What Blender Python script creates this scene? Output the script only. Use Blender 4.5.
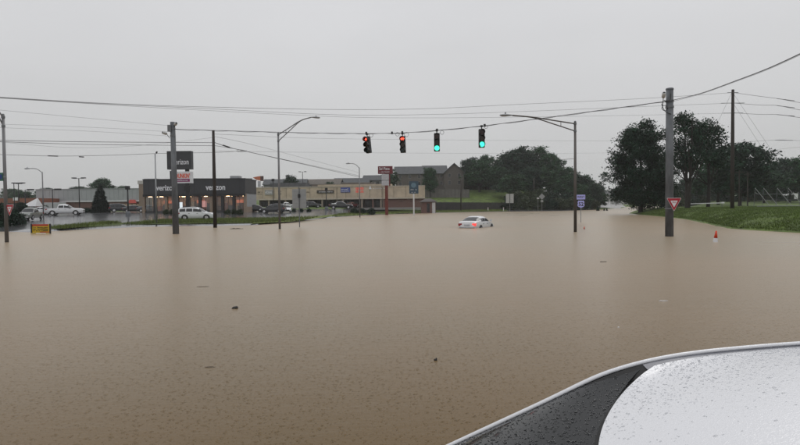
import bpy, bmesh, math, random
import numpy as np
from mathutils import Vector, Matrix, Euler

for o in list(bpy.data.objects): bpy.data.objects.remove(o)
S = bpy.context.scene
C = S.collection
R = math.radians

# ------------------------------------------------------------------ camera
FOC, CAMH = 578.0, 1.95
PITCH, ROLL = math.atan(16.5 / FOC), R(0.6)
CM = Matrix.Rotation(math.pi / 2 - PITCH, 3, 'X') @ Matrix.Rotation(-ROLL, 3, 'Z')
cam_data = bpy.data.cameras.new('camera'); cam = bpy.data.objects.new('camera', cam_data); C.objects.link(cam)
cam.matrix_world = Matrix.Translation((0, 0, CAMH)) @ CM.to_4x4()
cam_data.sensor_width = 36.0; cam_data.lens = 36.0 * FOC / 800.0
cam_data.clip_start = 0.05; cam_data.clip_end = 6000
S.camera = cam

# ------------------------------------------------------------------ sky, sun, exposure
W = bpy.data.worlds.new('World'); S.world = W; W.use_nodes = True
nt = W.node_tree; nt.nodes.clear()
def wn(t): return nt.nodes.new(t)
SUN_EL, SUN_AZ = R(52), R(215)
sky = wn('ShaderNodeTexSky'); sky.sky_type = 'NISHITA'; sky.sun_disc = False
sky.sun_elevation = SUN_EL; sky.sun_rotation = SUN_AZ; sky.dust_density = 6.0; sky.air_density = 1.0
hs = wn('ShaderNodeHueSaturation'); hs.inputs['Saturation'].default_value = 0.12
nt.links.new(sky.outputs[0], hs.inputs['Color'])
tc = wn('ShaderNodeTexCoord'); sx = wn('ShaderNodeSeparateXYZ'); nt.links.new(tc.outputs['Generated'], sx.inputs[0])
rp = wn('ShaderNodeValToRGB'); nt.links.new(sx.outputs['Z'], rp.inputs[0])      # overcast layer: a little brighter overhead
rp.color_ramp.elements[0].position = 0.0; rp.color_ramp.elements[0].color = (0.555, 0.556, 0.557, 1)
rp.color_ramp.elements[1].position = 0.36; rp.color_ramp.elements[1].color = (0.72, 0.725, 0.745, 1)
e = rp.color_ramp.elements.new(1.0); e.color = (0.80, 0.81, 0.84, 1)
nz = wn('ShaderNodeTexNoise'); nz.inputs['Scale'].default_value = 1.6; nz.inputs['Detail'].default_value = 4
mp = wn('ShaderNodeMapping'); mp.inputs['Scale'].default_value = (1, 1, 3.0)
nt.links.new(tc.outputs['Generated'], mp.inputs[0]); nt.links.new(mp.outputs[0], nz.inputs['Vector'])
mr = wn('ShaderNodeMapRange'); mr.inputs['To Min'].default_value = 8.9; mr.inputs['To Max'].default_value = 11.1
nt.links.new(nz.outputs['Fac'], mr.inputs['Value'])
vm = wn('ShaderNodeVectorMath'); vm.operation = 'SCALE'
nt.links.new(rp.outputs[0], vm.inputs[0]); nt.links.new(mr.outputs[0], vm.inputs['Scale'])
mx = wn('ShaderNodeMix'); mx.data_type = 'RGBA'; mx.inputs[0].default_value = 0.93
nt.links.new(hs.outputs[0], mx.inputs[6]); nt.links.new(vm.outputs[0], mx.inputs[7])
bg = wn('ShaderNodeBackground'); bg.inputs['Strength'].default_value = 0.1
nt.links.new(mx.outputs[2], bg.inputs['Color'])
wo = wn('ShaderNodeOutputWorld'); nt.links.new(bg.outputs[0], wo.inputs['Surface'])

sd = bpy.data.lights.new('sun', 'SUN'); sd.energy = 0.6; sd.angle = R(30); sd.color = (1.0, 0.97, 0.93)
so = bpy.data.objects.new('sun', sd); C.objects.link(so)
so.rotation_euler = (R(90) - SUN_EL, 0, math.pi - SUN_AZ + math.pi)

S.view_settings.view_transform = 'Standard'; S.view_settings.look = 'None'
S.view_settings.exposure = 0.0; S.view_settings.gamma = 1.0; S.view_settings.use_curve_mapping = False
S.render.engine = 'CYCLES'
S.cycles.use_denoising = True
S.cycles.max_bounces = 8; S.cycles.volume_bounces = 2; S.cycles.transparent_max_bounces = 12
S.cycles.sample_clamp_indirect = 6.0

# ------------------------------------------------------------------ pixel -> place
def ray(px, py):
    return CM @ Vector(((px - 400) / FOC, -(py - 222.5) / FOC, -1.0))
def P(px, py, D):
    r = ray(px, py); r = r * (D / r.y); return Vector((r.x, r.y, r.z + CAMH))
def G(px, py, z=0.0):
    r = ray(px, py); return Vector((0, 0, CAMH)) + r * ((z - CAMH) / r.z)
def X(px, D): return P(px, 206, D).x

# ------------------------------------------------------------------ materials
MATS = {}
def mat(name, col, rough=0.6, metal=0.0, var=0.12, scale=3.0, bump=0.0, bscale=20.0, emit=None, estr=0.0, spec=0.5, coat=0.0, island=0.0, stretch=(1, 1, 1)):
    if name in MATS: return MATS[name]
    m = bpy.data.materials.new(name); m.use_nodes = True
    n = m.node_tree; b = n.nodes['Principled BSDF']
    b.inputs['Roughness'].default_value = rough; b.inputs['Metallic'].default_value = metal
    b.inputs['Specular IOR Level'].default_value = spec; b.inputs['Coat Weight'].default_value = coat
    b.inputs['Coat Roughness'].default_value = 0.06
    t = n.nodes.new('ShaderNodeTexCoord'); mpg = n.nodes.new('ShaderNodeMapping'); mpg.inputs['Scale'].default_value = stretch
    n.links.new(t.outputs['Object'], mpg.inputs[0])
    no = n.nodes.new('ShaderNodeTexNoise'); no.inputs['Scale'].default_value = scale; no.inputs['Detail'].default_value = 5
    n.links.new(mpg.outputs[0], no.inputs['Vector'])
    r_ = n.nodes.new('ShaderNodeMapRange'); r_.inputs['From Min'].default_value = 0.3; r_.inputs['From Max'].default_value = 0.7
    r_.inputs['To Min'].default_value = 1 - var; r_.inputs['To Max'].default_value = 1 + var
    n.links.new(no.outputs['Fac'], r_.inputs['Value'])
    v = n.nodes.new('ShaderNodeVectorMath'); v.operation = 'SCALE'; v.inputs[0].default_value = col[:3]
    last = r_.outputs[0]
    if island:
        ge = n.nodes.new('ShaderNodeNewGeometry'); q = n.nodes.new('ShaderNodeMapRange')
        q.inputs['To Min'].default_value = 1 - island; q.inputs['To Max'].default_value = 1 + island
        n.links.new(ge.outputs['Random Per Island'], q.inputs['Value'])
        mu = n.nodes.new('ShaderNodeMath'); mu.operation = 'MULTIPLY'
        n.links.new(last, mu.inputs[0]); n.links.new(q.outputs[0], mu.inputs[1]); last = mu.outputs[0]
    n.links.new(last, v.inputs['Scale']); n.links.new(v.outputs[0], b.inputs['Base Color'])
    if bump:
        nb = n.nodes.new('ShaderNodeTexNoise'); nb.inputs['Scale'].default_value = bscale; nb.inputs['Detail'].default_value = 3
        n.links.new(t.outputs['Object'], nb.inputs['Vector'])
        bu = n.nodes.new('ShaderNodeBump'); bu.inputs['Strength'].default_value = bump; bu.inputs['Distance'].default_value = 0.02
        n.links.new(nb.outputs['Fac'], bu.inputs['Height']); n.links.new(bu.outputs[0], b.inputs['Normal'])
    if emit:
        b.inputs['Emission Color'].default_value = (*emit, 1); b.inputs['Emission Strength'].default_value = estr
    MATS[name] = m; return m

def brick_mat(name, c1, c2, mortar, bw=0.22, bh=0.075):
    m = mat(name, c1, 0.85, var=0.15); n = m.node_tree; b = n.nodes['Principled BSDF']
    bt = n.nodes.new('ShaderNodeTexBrick'); bt.inputs['Color1'].default_value = (*c1, 1); bt.inputs['Color2'].default_value = (*c2, 1)
    bt.inputs['Mortar'].default_value = (*mortar, 1); bt.inputs['Scale'].default_value = 1.0
    bt.inputs['Brick Width'].default_value = bw; bt.inputs['Row Height'].default_value = bh; bt.inputs['Mortar Size'].default_value = 0.01
    t = n.nodes.new('ShaderNodeTexCoord'); mpg = n.nodes.new('ShaderNodeMapping'); mpg.inputs['Rotation'].default_value = (R(90), 0, 0)
    n.links.new(t.outputs['Object'], mpg.inputs[0]); n.links.new(mpg.outputs[0], bt.inputs['Vector'])
    n.links.new(bt.outputs['Color'], b.inputs['Base Color'])
    return m

def glass_mat(name, col=(0.012, 0.014, 0.016), rough=0.06):
    return mat(name, col, rough, var=0.05, spec=0.6)

def clear_glass(name):
    if name in MATS: return MATS[name]
    m = bpy.data.materials.new(name); m.use_nodes = True; n = m.node_tree
    n.nodes.clear()
    tr = n.nodes.new('ShaderNodeBsdfTransparent'); tr.inputs[0].default_value = (0.8, 0.82, 0.82, 1)
    gl = n.nodes.new('ShaderNodeBsdfGlossy'); gl.inputs['Roughness'].default_value = 0.05; gl.inputs[0].default_value = (0.9, 0.92, 0.95, 1)
    no = n.nodes.new('ShaderNodeTexNoise'); no.inputs['Scale'].default_value = 0.8
    mrr = n.nodes.new('ShaderNodeMapRange'); mrr.inputs['To Min'].default_value = 0.03; mrr.inputs['To Max'].default_value = 0.10
    n.links.new(no.outputs['Fac'], mrr.inputs['Value'])
    mi = n.nodes.new('ShaderNodeMixShader'); n.links.new(mrr.outputs[0], mi.inputs[0])
    n.links.new(tr.outputs[0], mi.inputs[1]); n.links.new(gl.outputs[0], mi.inputs[2])
    ou = n.nodes.new('ShaderNodeOutputMaterial'); n.links.new(mi.outputs[0], ou.inputs[0])
    MATS[name] = m; return m

GALV = mat('galvanised_steel', (0.30, 0.31, 0.32), 0.5, 0.6, 0.18, 2.5, stretch=(1, 1, 0.3))
DULLGREY = mat('weathered_grey_steel', (0.16, 0.17, 0.18), 0.55, 0.3, 0.2, 2.0, stretch=(1, 1, 0.25))
CONC = mat('pole_concrete', (0.13, 0.14, 0.15), 0.7, 0.0, 0.42, 3.0, 0.2, 30, stretch=(1, 1, 0.3))
WOOD = mat('pole_wood', (0.035, 0.028, 0.024), 0.85, 0.0, 0.3, 8.0, 0.3, 40, stretch=(1, 1, 0.1))
WIRE = mat('wire_black', (0.03, 0.03, 0.032), 0.6, 0.0, 0.1)
WIRE_GREY = mat('wire_grey', (0.13, 0.13, 0.135), 0.6, 0.0, 0.1)
BLACK = mat('black_paint', (0.015, 0.015, 0.016), 0.5, 0.0, 0.15)
WHITEP = mat('white_paint', (0.72, 0.72, 0.72), 0.5, 0.0, 0.06)
RUBBER = mat('rubber', (0.012, 0.012, 0.012), 0.75, 0.0, 0.2)
GLASS = glass_mat('dark_glass')
CLEAR = clear_glass('shop_glass')
DARKTRIM = mat('dark_trim', (0.02, 0.02, 0.022), 0.6)
CHROME = mat('chrome', (0.55, 0.55, 0.57), 0.25, 1.0, 0.05)
LAMPGREY = mat('lamp_housing', (0.34, 0.35, 0.36), 0.5, 0.3, 0.1)

# ------------------------------------------------------------------ mesh helpers
class MB:
    def __init__(s): s.v = []; s.f = []
    def add(s, vs, fs):
        k = len(s.v); s.v += [tuple(p) for p in vs]; s.f += [tuple(i + k for i in f) for f in fs]; return s
    def box(s, x0, x1, y0, y1, z0, z1):
        return s.add([(x0, y0, z0), (x1, y0, z0), (x1, y1, z0), (x0, y1, z0), (x0, y0, z1), (x1, y0, z1), (x1, y1, z1), (x0, y1, z1)],
                     [(0, 3, 2, 1), (4, 5, 6, 7), (0, 1, 5, 4), (1, 2, 6, 5), (2, 3, 7, 6), (3, 0, 4, 7)])
    def tube(s, pts, rad, n=8, cap=True):
        pts = [Vector(p) for p in pts]
        if not hasattr(rad, '__len__'): rad = [rad] * len(pts)
        rings = []
        for i, p in enumerate(pts):
            t = (pts[min(i + 1, len(pts) - 1)] - pts[max(i - 1, 0)]).normalized()
            a = Vector((0, 0, 1)) if abs(t.z) < 0.9 else Vector((1, 0, 0))
            u = t.cross(a).normalized(); w = u.cross(t)
            rings.append([p + (u * math.cos(2 * math.pi * k / n) + w * math.sin(2 * math.pi * k / n)) * rad[i] for k in range(n)])
        vs = [q for r_ in rings for q in r_]; fs = []
        for i in range(len(pts) - 1):
            for k in range(n):
                fs.append((i * n + k, i * n + (k + 1) % n, (i + 1) * n + (k + 1) % n, (i + 1) * n + k))
        if cap: fs.append(tuple(range(n - 1, -1, -1))); fs.append(tuple((len(pts) - 1) * n + k for k in range(n)))
        return s.add(vs, fs)
    def loft(s, rings, cap=True):
        n = len(rings[0]); vs = [q for r_ in rings for q in r_]; fs = []
        for i in range(len(rings) - 1):
            for k in range(n): fs.append((i * n + k, i * n + (k + 1) % n, (i + 1) * n + (k + 1) % n, (i + 1) * n + k))
        if cap: fs.append(tuple(range(n - 1, -1, -1))); fs.append(tuple((len(rings) - 1) * n + k for k in range(n)))
        return s.add(vs, fs)
    def grid(s, fn, nu, nv):
        vs = [fn(i / nu, j / nv) for j in range(nv + 1) for i in range(nu + 1)]
        fs = [(j * (nu + 1) + i, j * (nu + 1) + i + 1, (j + 1) * (nu + 1) + i + 1, (j + 1) * (nu + 1) + i) for j in range(nv) for i in range(nu)]
        return s.add(vs, fs)
    def prism(s, poly, y0, y1):                       # polygon in x,z pushed along y
        n = len(poly); vs = [(x, y0, z) for x, z in poly] + [(x, y1, z) for x, z in poly]
        fs = [tuple(range(n)), tuple(range(2 * n - 1, n - 1, -1))] + [(i, i + n, (i + 1) % n + n, (i + 1) % n) for i in range(n)]
        return s.add(vs, fs)
    def disc(s, c, r, y0, y1, n=20):                  # short cylinder along y
        return s.prism([(c[0] + r * math.cos(2 * math.pi * k / n), c[1] + r * math.sin(2 * math.pi * k / n)) for k in range(n)], y0, y1)
    def build(s, name, m, parent=None, smooth=False, loc=None, rot=None):
        me = bpy.data.meshes.new(name); me.from_pydata(s.v, [], s.f)
        bm = bmesh.new(); bm.from_mesh(me); bmesh.ops.recalc_face_normals(bm, faces=bm.faces); bm.to_mesh(me); bm.free()
        return mk(name, me, m, parent, smooth, loc, rot)

def mk(name, me, m, parent=None, smooth=False, loc=None, rot=None):
    if m is not None and not me.materials: me.materials.append(m)
    if smooth: me.shade_smooth()
    o = bpy.data.objects.new(name, me); C.objects.link(o)
    if parent is not None: o.parent = parent
    if loc is not None: o.location = loc
    if rot is not None: o.rotation_euler = rot
    return o
def sharp(o, deg=35):
    o.data.set_sharp_from_angle(angle=R(deg))
    return o
def bevel(o, w, seg=2):
    b = o.modifiers.new('bevel', 'BEVEL'); b.width = w; b.segments = seg; b.limit_method = 'ANGLE'; b.angle_limit = R(40); return o
def tag(o, label=None, cat=None, group=None, kind=None):
    if label: o['label'] = label
    if cat: o['category'] = cat
    if group: o['group'] = group
    if kind: o['kind'] = kind
    return o
def thing(name, label, cat, loc=(0, 0, 0), rz=0.0, group=None):
    o = bpy.data.objects.new(name, None); C.objects.link(o); o.empty_display_size = 0.2
    o.location = loc; o.rotation_euler = (0, 0, rz)
    return tag(o, label, cat, group)
def catmull(pts, n):
    pts = [Vector(p) for p in pts]; out = []
    for k in range(n + 1):
        t = k / n * (len(pts) - 1); i = min(int(t), len(pts) - 2); u = t - i
        p0, p1, p2, p3 = pts[max(i - 1, 0)], pts[i], pts[i + 1], pts[min(i + 2, len(pts) - 1)]
        out.append(0.5 * (2 * p1 + (p2 - p0) * u + (2 * p0 - 5 * p1 + 4 * p2 - p3) * u * u + (3 * p1 - p0 - 3 * p2 + p3) * u ** 3))
    return out
def lettering(txt, size, m, parent, loc, rot=(math.pi / 2, 0, 0), align='CENTER', name='lettering', width=None, depth=0.01, bold=0.0):
    cu = bpy.data.curves.new('text', 'FONT'); cu.body = txt; cu.size = size; cu.align_x = align; cu.align_y = 'CENTER'
    cu.extrude = depth; cu.offset = bold; cu.resolution_u = 3
    ob = bpy.data.objects.new('text', cu); C.objects.link(ob)
    dg = bpy.context.evaluated_depsgraph_get()
    me = bpy.data.meshes.new_from_object(ob.evaluated_get(dg)); bpy.data.objects.remove(ob)
    me.materials.clear()
    if width:
        xs = [v.co.x for v in me.vertices]; k = width / max(1e-6, max(xs) - min(xs))
        for v in me.vertices: v.co.x *= k
    return mk(name, me, m, parent, False, loc, rot)
def letter_blocks(n, w, h, m, parent, loc, seed=1, name='lettering', gap=0.25):   # lettering too small to read: separate strokes
    rnd = random.Random(seed); b = MB(); cw = w / n
    for i in range(n):
        if rnd.random() < 0.1: continue
        x0 = -w / 2 + i * cw; hh = h * rnd.choice([0.7, 0.75, 1.0, 0.72])
        b.box(x0, x0 + cw * 0.22, -0.02, 0, -h / 2, -h / 2 + hh)
        if rnd.random() < 0.7: b.box(x0, x0 + cw * (1 - gap), -0.02, 0, -h / 2 + hh * 0.8, -h / 2 + hh)
        if rnd.random() < 0.7: b.box(x0, x0 + cw * (1 - gap), -0.02, 0, -h / 2, -h / 2 + hh * 0.22)
        if rnd.random() < 0.6: b.box(x0 + cw * (1 - gap) - cw * 0.2, x0 + cw * (1 - gap), -0.02, 0, -h / 2, -h / 2 + hh)
    return b.build(name, m, parent, loc=loc)

# ------------------------------------------------------------------ terrain
shore_px = [(-300, 236), (-120, 233), (0, 231.5), (40, 232.5), (75, 228.5), (165, 226.3), (250, 225.5), (300, 222.5), (330, 217.5), (375, 214.7),
            (440, 212.7), (500, 211.6), (560, 211.0), (598, 209.6)]
SX = [G(*p) for p in shore_px]
sxs = [-400] + [p.x for p in SX] + [100, 150, 240, 900]
sys_ = [40] + [p.y for p in SX] + [260, 380, 450, 470]
DD = [-6, -2.4, -0.8, 0, 0.4, 1.5, 4, 8, 14, 20, 27, 35, 45, 55, 65, 75, 85, 95, 105, 115, 125, 140, 160, 190, 230, 280, 350, 450, 600, 800, 1050]
HH = []
for d in DD:
    if d <= 0: h = max(-0.6, 0.25 * d)
    elif d <= 1.5: h = 0.08 * d
    elif d <= 55: h = 0.12 + 0.0165 * (d - 1.5)
    else: h = 1.0 + 0.02 * (d - 55)
    HH.append(h)
def sst(t): t = min(1, max(0, t)); return t * t * (3 - 2 * t)
def hill(x, y):
    return 7.0 * sst((y - 188) / 48) * sst((x + 14) / 12) * (1 - sst((x - 56) / 18)) * sst((y - shore(x) - 10) / 22)
def shore(x): return float(np.interp(x, sxs, sys_))
def HL(x, y): return float(np.interp(y - shore(x), DD, HH)) + hill(x, y)

ASPH = mat('wet_asphalt', (0.085, 0.085, 0.09), 0.14, 0.0, 0.35, 0.25, 0.05, 3, spec=0.7)
GRASSG = mat('grass_ground', (0.080, 0.122, 0.018), 0.9, 0.0, 0.5, 0.7, 0.6, 14)
VERGE = mat('verge_grass', (0.072, 0.100, 0.018), 0.9, 0.0, 0.3, 0.8, 0.6, 14)
MUD = mat('mud', (0.12, 0.095, 0.07), 0.9, 0.0, 0.2, 1.0)

tag(MB().add([(-1500, -60, -0.62), (1500, -60, -0.62), (1500, 1500, -0.62), (-1500, 1500, -0.62)], [(0, 1, 2, 3)]).build('ground', MUD), kind='structure',
    label='muddy ground under the floodwater')

xs_ = list(np.arange(-400, 120, 4.0)) + list(np.arange(120, 900, 20.0))
lot, hil = MB(), MB()
def land_vertex(i, j):
    x = xs_[i]; y = shore(x) + DD[j]; return (x, y, HH[j] + hill(x, y))
for i in range(len(xs_) - 1):
    for j in range(len(DD) - 1):
        q = [land_vertex(i, j), land_vertex(i + 1, j), land_vertex(i + 1, j + 1), land_vertex(i, j + 1)]
        cx = sum(p[0] for p in q) / 4; cy = sum(p[1] for p in q) / 4
        (hil if (hill(cx, cy) > 0.25 or DD[j] >= 75 or cx > 66) else lot).add(q, [(0, 1, 2, 3)])
def merged(mb, name, m):
    o = mb.build(name, m); bm = bmesh.new(); bm.from_mesh(o.data); bmesh.ops.remove_doubles(bm, verts=bm.verts, dist=0.001)
    bmesh.ops.recalc_face_normals(bm, faces=bm.faces)
    if sum(f.normal.z for f in bm.faces) < 0: bmesh.ops.reverse_faces(bm, faces=bm.faces)
    bm.to_mesh(o.data); bm.free(); o.data.shade_smooth(); return o
tag(merged(lot, 'parking_lot', ASPH), 'wet asphalt parking lots and side roads along the far shore', kind='structure')
tag(merged(hil, 'hillside', GRASSG), 'green hillside rising behind the shops', kind='structure')

def verge(name, label, pxa, pxb, d0, d1, D, m, n=40, lift=0.06):
    xa, xb = X(pxa, D[0]), X(pxb, D[1]); b = MB(); k = 6
    def fn(u, v):
        x = xa + (xb - xa) * u; wob = 0.8 * math.sin(x * 0.31) + 0.5 * math.sin(x * 0.83 + 1)
        d = d0 + wob * 0.5 + (d1 - d0 + wob * 0.6) * v; y = shore(x) + d
        return (x, y, HL(x, y) + lift + 0.06 * math.sin(math.pi * v))
    o = b.grid(fn, n, k).build(name, m, smooth=True); return tag(o, label, kind='structure')
verge('grass_verge', 'grass strip between the flooded road and the phone shop lot', 76, 262, 3.2, 15, (60, 60), VERGE)
verge('grass_verge', 'long green verge along the waterline below the strip mall', 318, 505, 0.9, 17, (118, 176), mat('verge_grass_light', (.12, .155, .03), .9, 0, .3, .8, .6, 14), 60)
def lot_strip(name, label, pts, w, m, lift=0.05):
    pts = catmull(pts, 40); b = MB()
    def fn(u, v):
        p = pts[min(40, int(round(u * 40)))]; q = pts[min(40, int(round(u * 40)) + 1)]; p0 = pts[max(0, int(round(u * 40)) - 1)]
        t = (q - p0); t.z = 0; t.normalize(); nrm = Vector((-t.y, t.x, 0)); c = p + nrm * (v - 0.5) * w
        return (c.x, c.y, HL(c.x, c.y) + lift)
    return tag(b.grid(fn, 40, 4).build(name, m, smooth=True), label, kind='structure')
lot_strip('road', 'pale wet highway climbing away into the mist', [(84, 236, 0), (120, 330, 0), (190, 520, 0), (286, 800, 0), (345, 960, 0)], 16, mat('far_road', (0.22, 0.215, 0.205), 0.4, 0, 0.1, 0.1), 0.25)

# right bank
by_ = [(16, 36), (22, 31.5), (28, 28.5), (33, 26), (36.3, 25.2), (39, 24.8), (43, 24.7), (50, 27.2), (60, 31), (70, 34.5), (82, 37.8), (96, 41), (108, 43.8), (116, 46), (124, 54), (140, 66), (200, 101), (300, 152), (420, 214)]
def bank_s(y): return float(np.interp(y, [p[0] for p in by_], [p[1] for p in by_]))
BD = [-4, -1.5, -0.5, 0, 0.3, 0.7, 1.3, 2.2, 3.5, 5, 7, 10, 14, 20, 30, 45, 70, 120, 220, 400]
def HB(x, y):
    d = x - bank_s(y)
    if d <= 0: return max(-0.6, 0.2 * d)
    return 1.2 * (1 - math.exp(-d / 2.3)) + (0.012 * max(0, y - 130)) * min(1, d / 6)
bys = list(np.concatenate([np.arange(16, 60, 1.5), np.arange(60, 130, 3.5), np.arange(130, 425, 15)]))
def bank_fn(u, v):
    j = int(round(v * (len(bys) - 1))); i = int(round(u * (len(BD) - 1))); y = bys[j]
    d = BD[i] + (0.35 * math.sin(y * 1.7) + 0.25 * math.sin(y * 3.1 + 1) if abs(BD[i]) < 3 else 0)
    x = bank_s(y) + d; return (x, y, HB(x, y) + (0.05 * math.sin(x * 0.9) * math.sin(y * 0.7) if d > 1 else 0))
tag(MB().grid(bank_fn, len(BD) - 1, len(bys) - 1).build('grass_bank', GRASSG, smooth=True), 'mown grass bank rising from the water beside the trees', kind='structure')

# near shore under the photographer and the white car
def near_fn(u, v):
    x = -14 + 40 * u; y = -8 + 13.5 * v
    edge = 3.6 + 0.25 * math.sin(x * 0.8); z = 0.171 if y < edge - 1.5 else 0.171 - 0.62 * sst((y - edge + 1.5) / 2.2)
    return (x, y, z)
tag(MB().grid(near_fn, 40, 45).build('road_shoulder', ASPH, smooth=True), 'wet asphalt shoulder under the white car', kind='structure')

# ------------------------------------------------------------------ floodwater
def water_mat():
    m = bpy.data.materials.new('muddy_water'); m.use_nodes = True; n = m.node_tree; b = n.nodes['Principled BSDF']
    L = n.links.new
    def nd(t, **k):
        o = n.nodes.new(t)
        for a, v in k.items(): o.inputs[a].default_value = v
        return o
    t = nd('ShaderNodeTexCoord')
    big = nd('ShaderNodeTexNoise', Scale=0.06, Detail=4.0); L(t.outputs['Object'], big.inputs['Vector'])
    cr = nd('ShaderNodeValToRGB'); L(big.outputs['Fac'], cr.inputs[0])
    cr.color_ramp.elements[0].position = 0.35; cr.color_ramp.elements[0].color = (0.112, 0.067, 0.016, 1)
    cr.color_ramp.elements[1].position = 0.65; cr.color_ramp.elements[1].color = (0.150, 0.080, 0.022, 1)
    L(cr.outputs[0], b.inputs['Base Color'])
    rr = nd('ShaderNodeMapRange', **{'To Min': 0.24, 'To Max': 0.34}); L(big.outputs['Fac'], rr.inputs['Value']); L(rr.outputs[0], b.inputs['Roughness'])
    b.inputs['IOR'].default_value = 1.33
    b.inputs['Specular IOR Level'].default_value = 0.36
    # small wind ripples, lengthened across the view
    mp1 = nd('ShaderNodeMapping'); mp1.inputs['Scale'].default_value = (0.7, 1.6, 1); L(t.outputs['Object'], mp1.inputs[0])
    w1 = nd('ShaderNodeTexNoise', Scale=2.6, Detail=5.0, Roughness=0.6); L(mp1.outputs[0], w1.inputs['Vector'])
    w0 = nd('ShaderNodeTexNoise', Scale=0.35, Detail=3.0); L(mp1.outputs[0], w0.inputs['Vector'])
    # rain: rings around drop centres
    hsum = None
    def ring(scale, freq, seed):
        vo = nd('ShaderNodeTexVoronoi', Scale=scale, Randomness=1.0); vo.voronoi_dimensions = '2D'
        mo = nd('ShaderNodeMapping'); mo.inputs['Location'].default_value = (seed, seed * 1.7, 0); L(t.outputs['Object'], mo.inputs[0]); L(mo.outputs[0], vo.inputs['Vector'])
        a = nd('ShaderNodeMath'); a.operation = 'MULTIPLY'; a.inputs[1].default_value = freq; L(vo.outputs['Distance'], a.inputs[0])
        s = nd('ShaderNodeMath'); s.operation = 'COSINE'; L(a.outputs[0], s.inputs[0])
        f = nd('ShaderNodeMapRange', **{'From Min': 0.0, 'From Max': 0.22, 'To Min': 1.0, 'To Max': 0.0}); L(vo.outputs['Distance'], f.inputs['Value'])
        q = nd('ShaderNodeMath'); q.operation = 'MULTIPLY'; L(s.outputs[0], q.inputs[0]); L(f.outputs[0], q.inputs[1])
        sep = nd('ShaderNodeSeparateColor'); L(vo.outputs['Color'], sep.inputs[0])
        g = nd('ShaderNodeMath'); g.operation = 'GREATER_THAN'; g.inputs[1].default_value = 0.32; L(sep.outputs[0], g.inputs[0])
        q2 = nd('ShaderNodeMath'); q2.operation = 'MULTIPLY'; L(q.outputs[0], q2.inputs[0]); L(g.outputs[0], q2.inputs[1])
        return q2
    r1, r2, r3 = ring(7.5, 24.0, 0.0), ring(15.0, 18.0, 3.1), ring(24.0, 14.0, 7.7)
    pat = nd('ShaderNodeTexNoise', Scale=1.1, Detail=3.0); L(t.outputs['Object'], pat.inputs['Vector'])
    pm = nd('ShaderNodeMapRange', **{'From Min': 0.35, 'From Max': 0.65, 'To Min': 0.5, 'To Max': 1.2}); L(pat.outputs['Fac'], pm.inputs['Value'])
    def masked(a):
        q = nd('ShaderNodeMath'); q.operation = 'MULTIPLY'; L(a.outputs[0], q.inputs[0]); L(pm.outputs[0], q.inputs[1]); return q
    def addm(a, ka, c):
        mu = nd('ShaderNodeMath'); mu.operation = 'MULTIPLY_ADD'; mu.inputs[1].default_value = ka; L(a, mu.inputs[0])
        if c is None: mu.inputs[2].default_value = 0.0
        else: L(c, mu.inputs[2])
        return mu.outputs[0]
    h = addm(w1.outputs['Fac'], 0.42, None); h = addm(w0.outputs['Fac'], 0.7, h); h = addm(masked(r1).outputs[0], 0.34, h); h = addm(masked(r2).outputs[0], 0.26, h); h = addm(r3.outputs[0], 0.10, h)
    bu = nd('ShaderNodeBump', Strength=1.0, Distance=0.02); L(h, bu.inputs['Height']); L(bu.outputs[0], b.inputs['Normal'])
    sh = nd('ShaderNodeBsdfSheen', Color=(0.42, 0.385, 0.325, 1), Roughness=0.30)      # sheen added to brighten the far water, as rain spatter would
    ad = nd('ShaderNodeAddShader'); L(b.outputs[0], ad.inputs[0]); L(sh.outputs[0], ad.inputs[1]); L(ad.outputs[0], n.nodes['Material Output'].inputs['Surface'])
    return m
WATER = water_mat()
wv = MB().add([(-900, -40, 0), (900, -40, 0), (900, 480, 0), (-900, 480, 0)], [(0, 1, 2, 3)]).build('floodwater', WATER)
tag(wv, 'brown rain-pocked floodwater covering the road', kind='structure')

# ------------------------------------------------------------------ trees
LEAF = mat('leaf_green', (0.033, 0.076, 0.036), 0.7, 0, 0.75, 0.45, island=0.5, spec=0.2)
LEAF_DARK = mat('leaf_dark', (0.014, 0.037, 0.021), 0.65, 0, 0.7, 0.5, island=0.55, spec=0.25)
LEAF_CON = mat('leaf_conifer', (0.014, 0.024, 0.018), 0.7, 0, 0.2, 0.5, island=0.4, spec=0.25)
LEAF_LIGHT = mat('leaf_light', (0.032, 0.050, 0.018), 0.6, 0, 0.25, 0.35, island=0.4, spec=0.3)
BARK = mat('bark', (0.028, 0.024, 0.021), 0.9, 0, 0.3, 6, 0.5, 30)
def leaf_mesh(name, cen, size, rng, mt, flat=0.0):
    n = len(cen); a = rng.normal(size=(n, 3)); a[:, 2] *= (1 - flat); a /= np.linalg.norm(a, axis=1)[:, None]
    b = rng.normal(size=(n, 3)); b -= (a * b).sum(1)[:, None] * a; b /= np.linalg.norm(b, axis=1)[:, None]
    nr = np.cross(a, b); s = (size * rng.uniform(0.6, 1.4, n))[:, None]
    v = np.stack([cen - a * s, cen + b * s * 0.5 + nr * s * 0.15, cen + a * s, cen - b * s * 0.5 + nr * s * 0.15], 1).reshape(-1, 3)
    me = bpy.data.meshes.new(name); me.vertices.add(4 * n); me.vertices.foreach_set('co', v.astype(np.float32).ravel())
    me.loops.add(4 * n); me.loops.foreach_set('vertex_index', np.arange(4 * n, dtype=np.int32))
    me.polygons.add(n); me.polygons.foreach_set('loop_start', np.arange(0, 4 * n, 4, dtype=np.int32))
    me.update(calc_edges=True); me.materials.append(mt); return me
PROTO = {}
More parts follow.
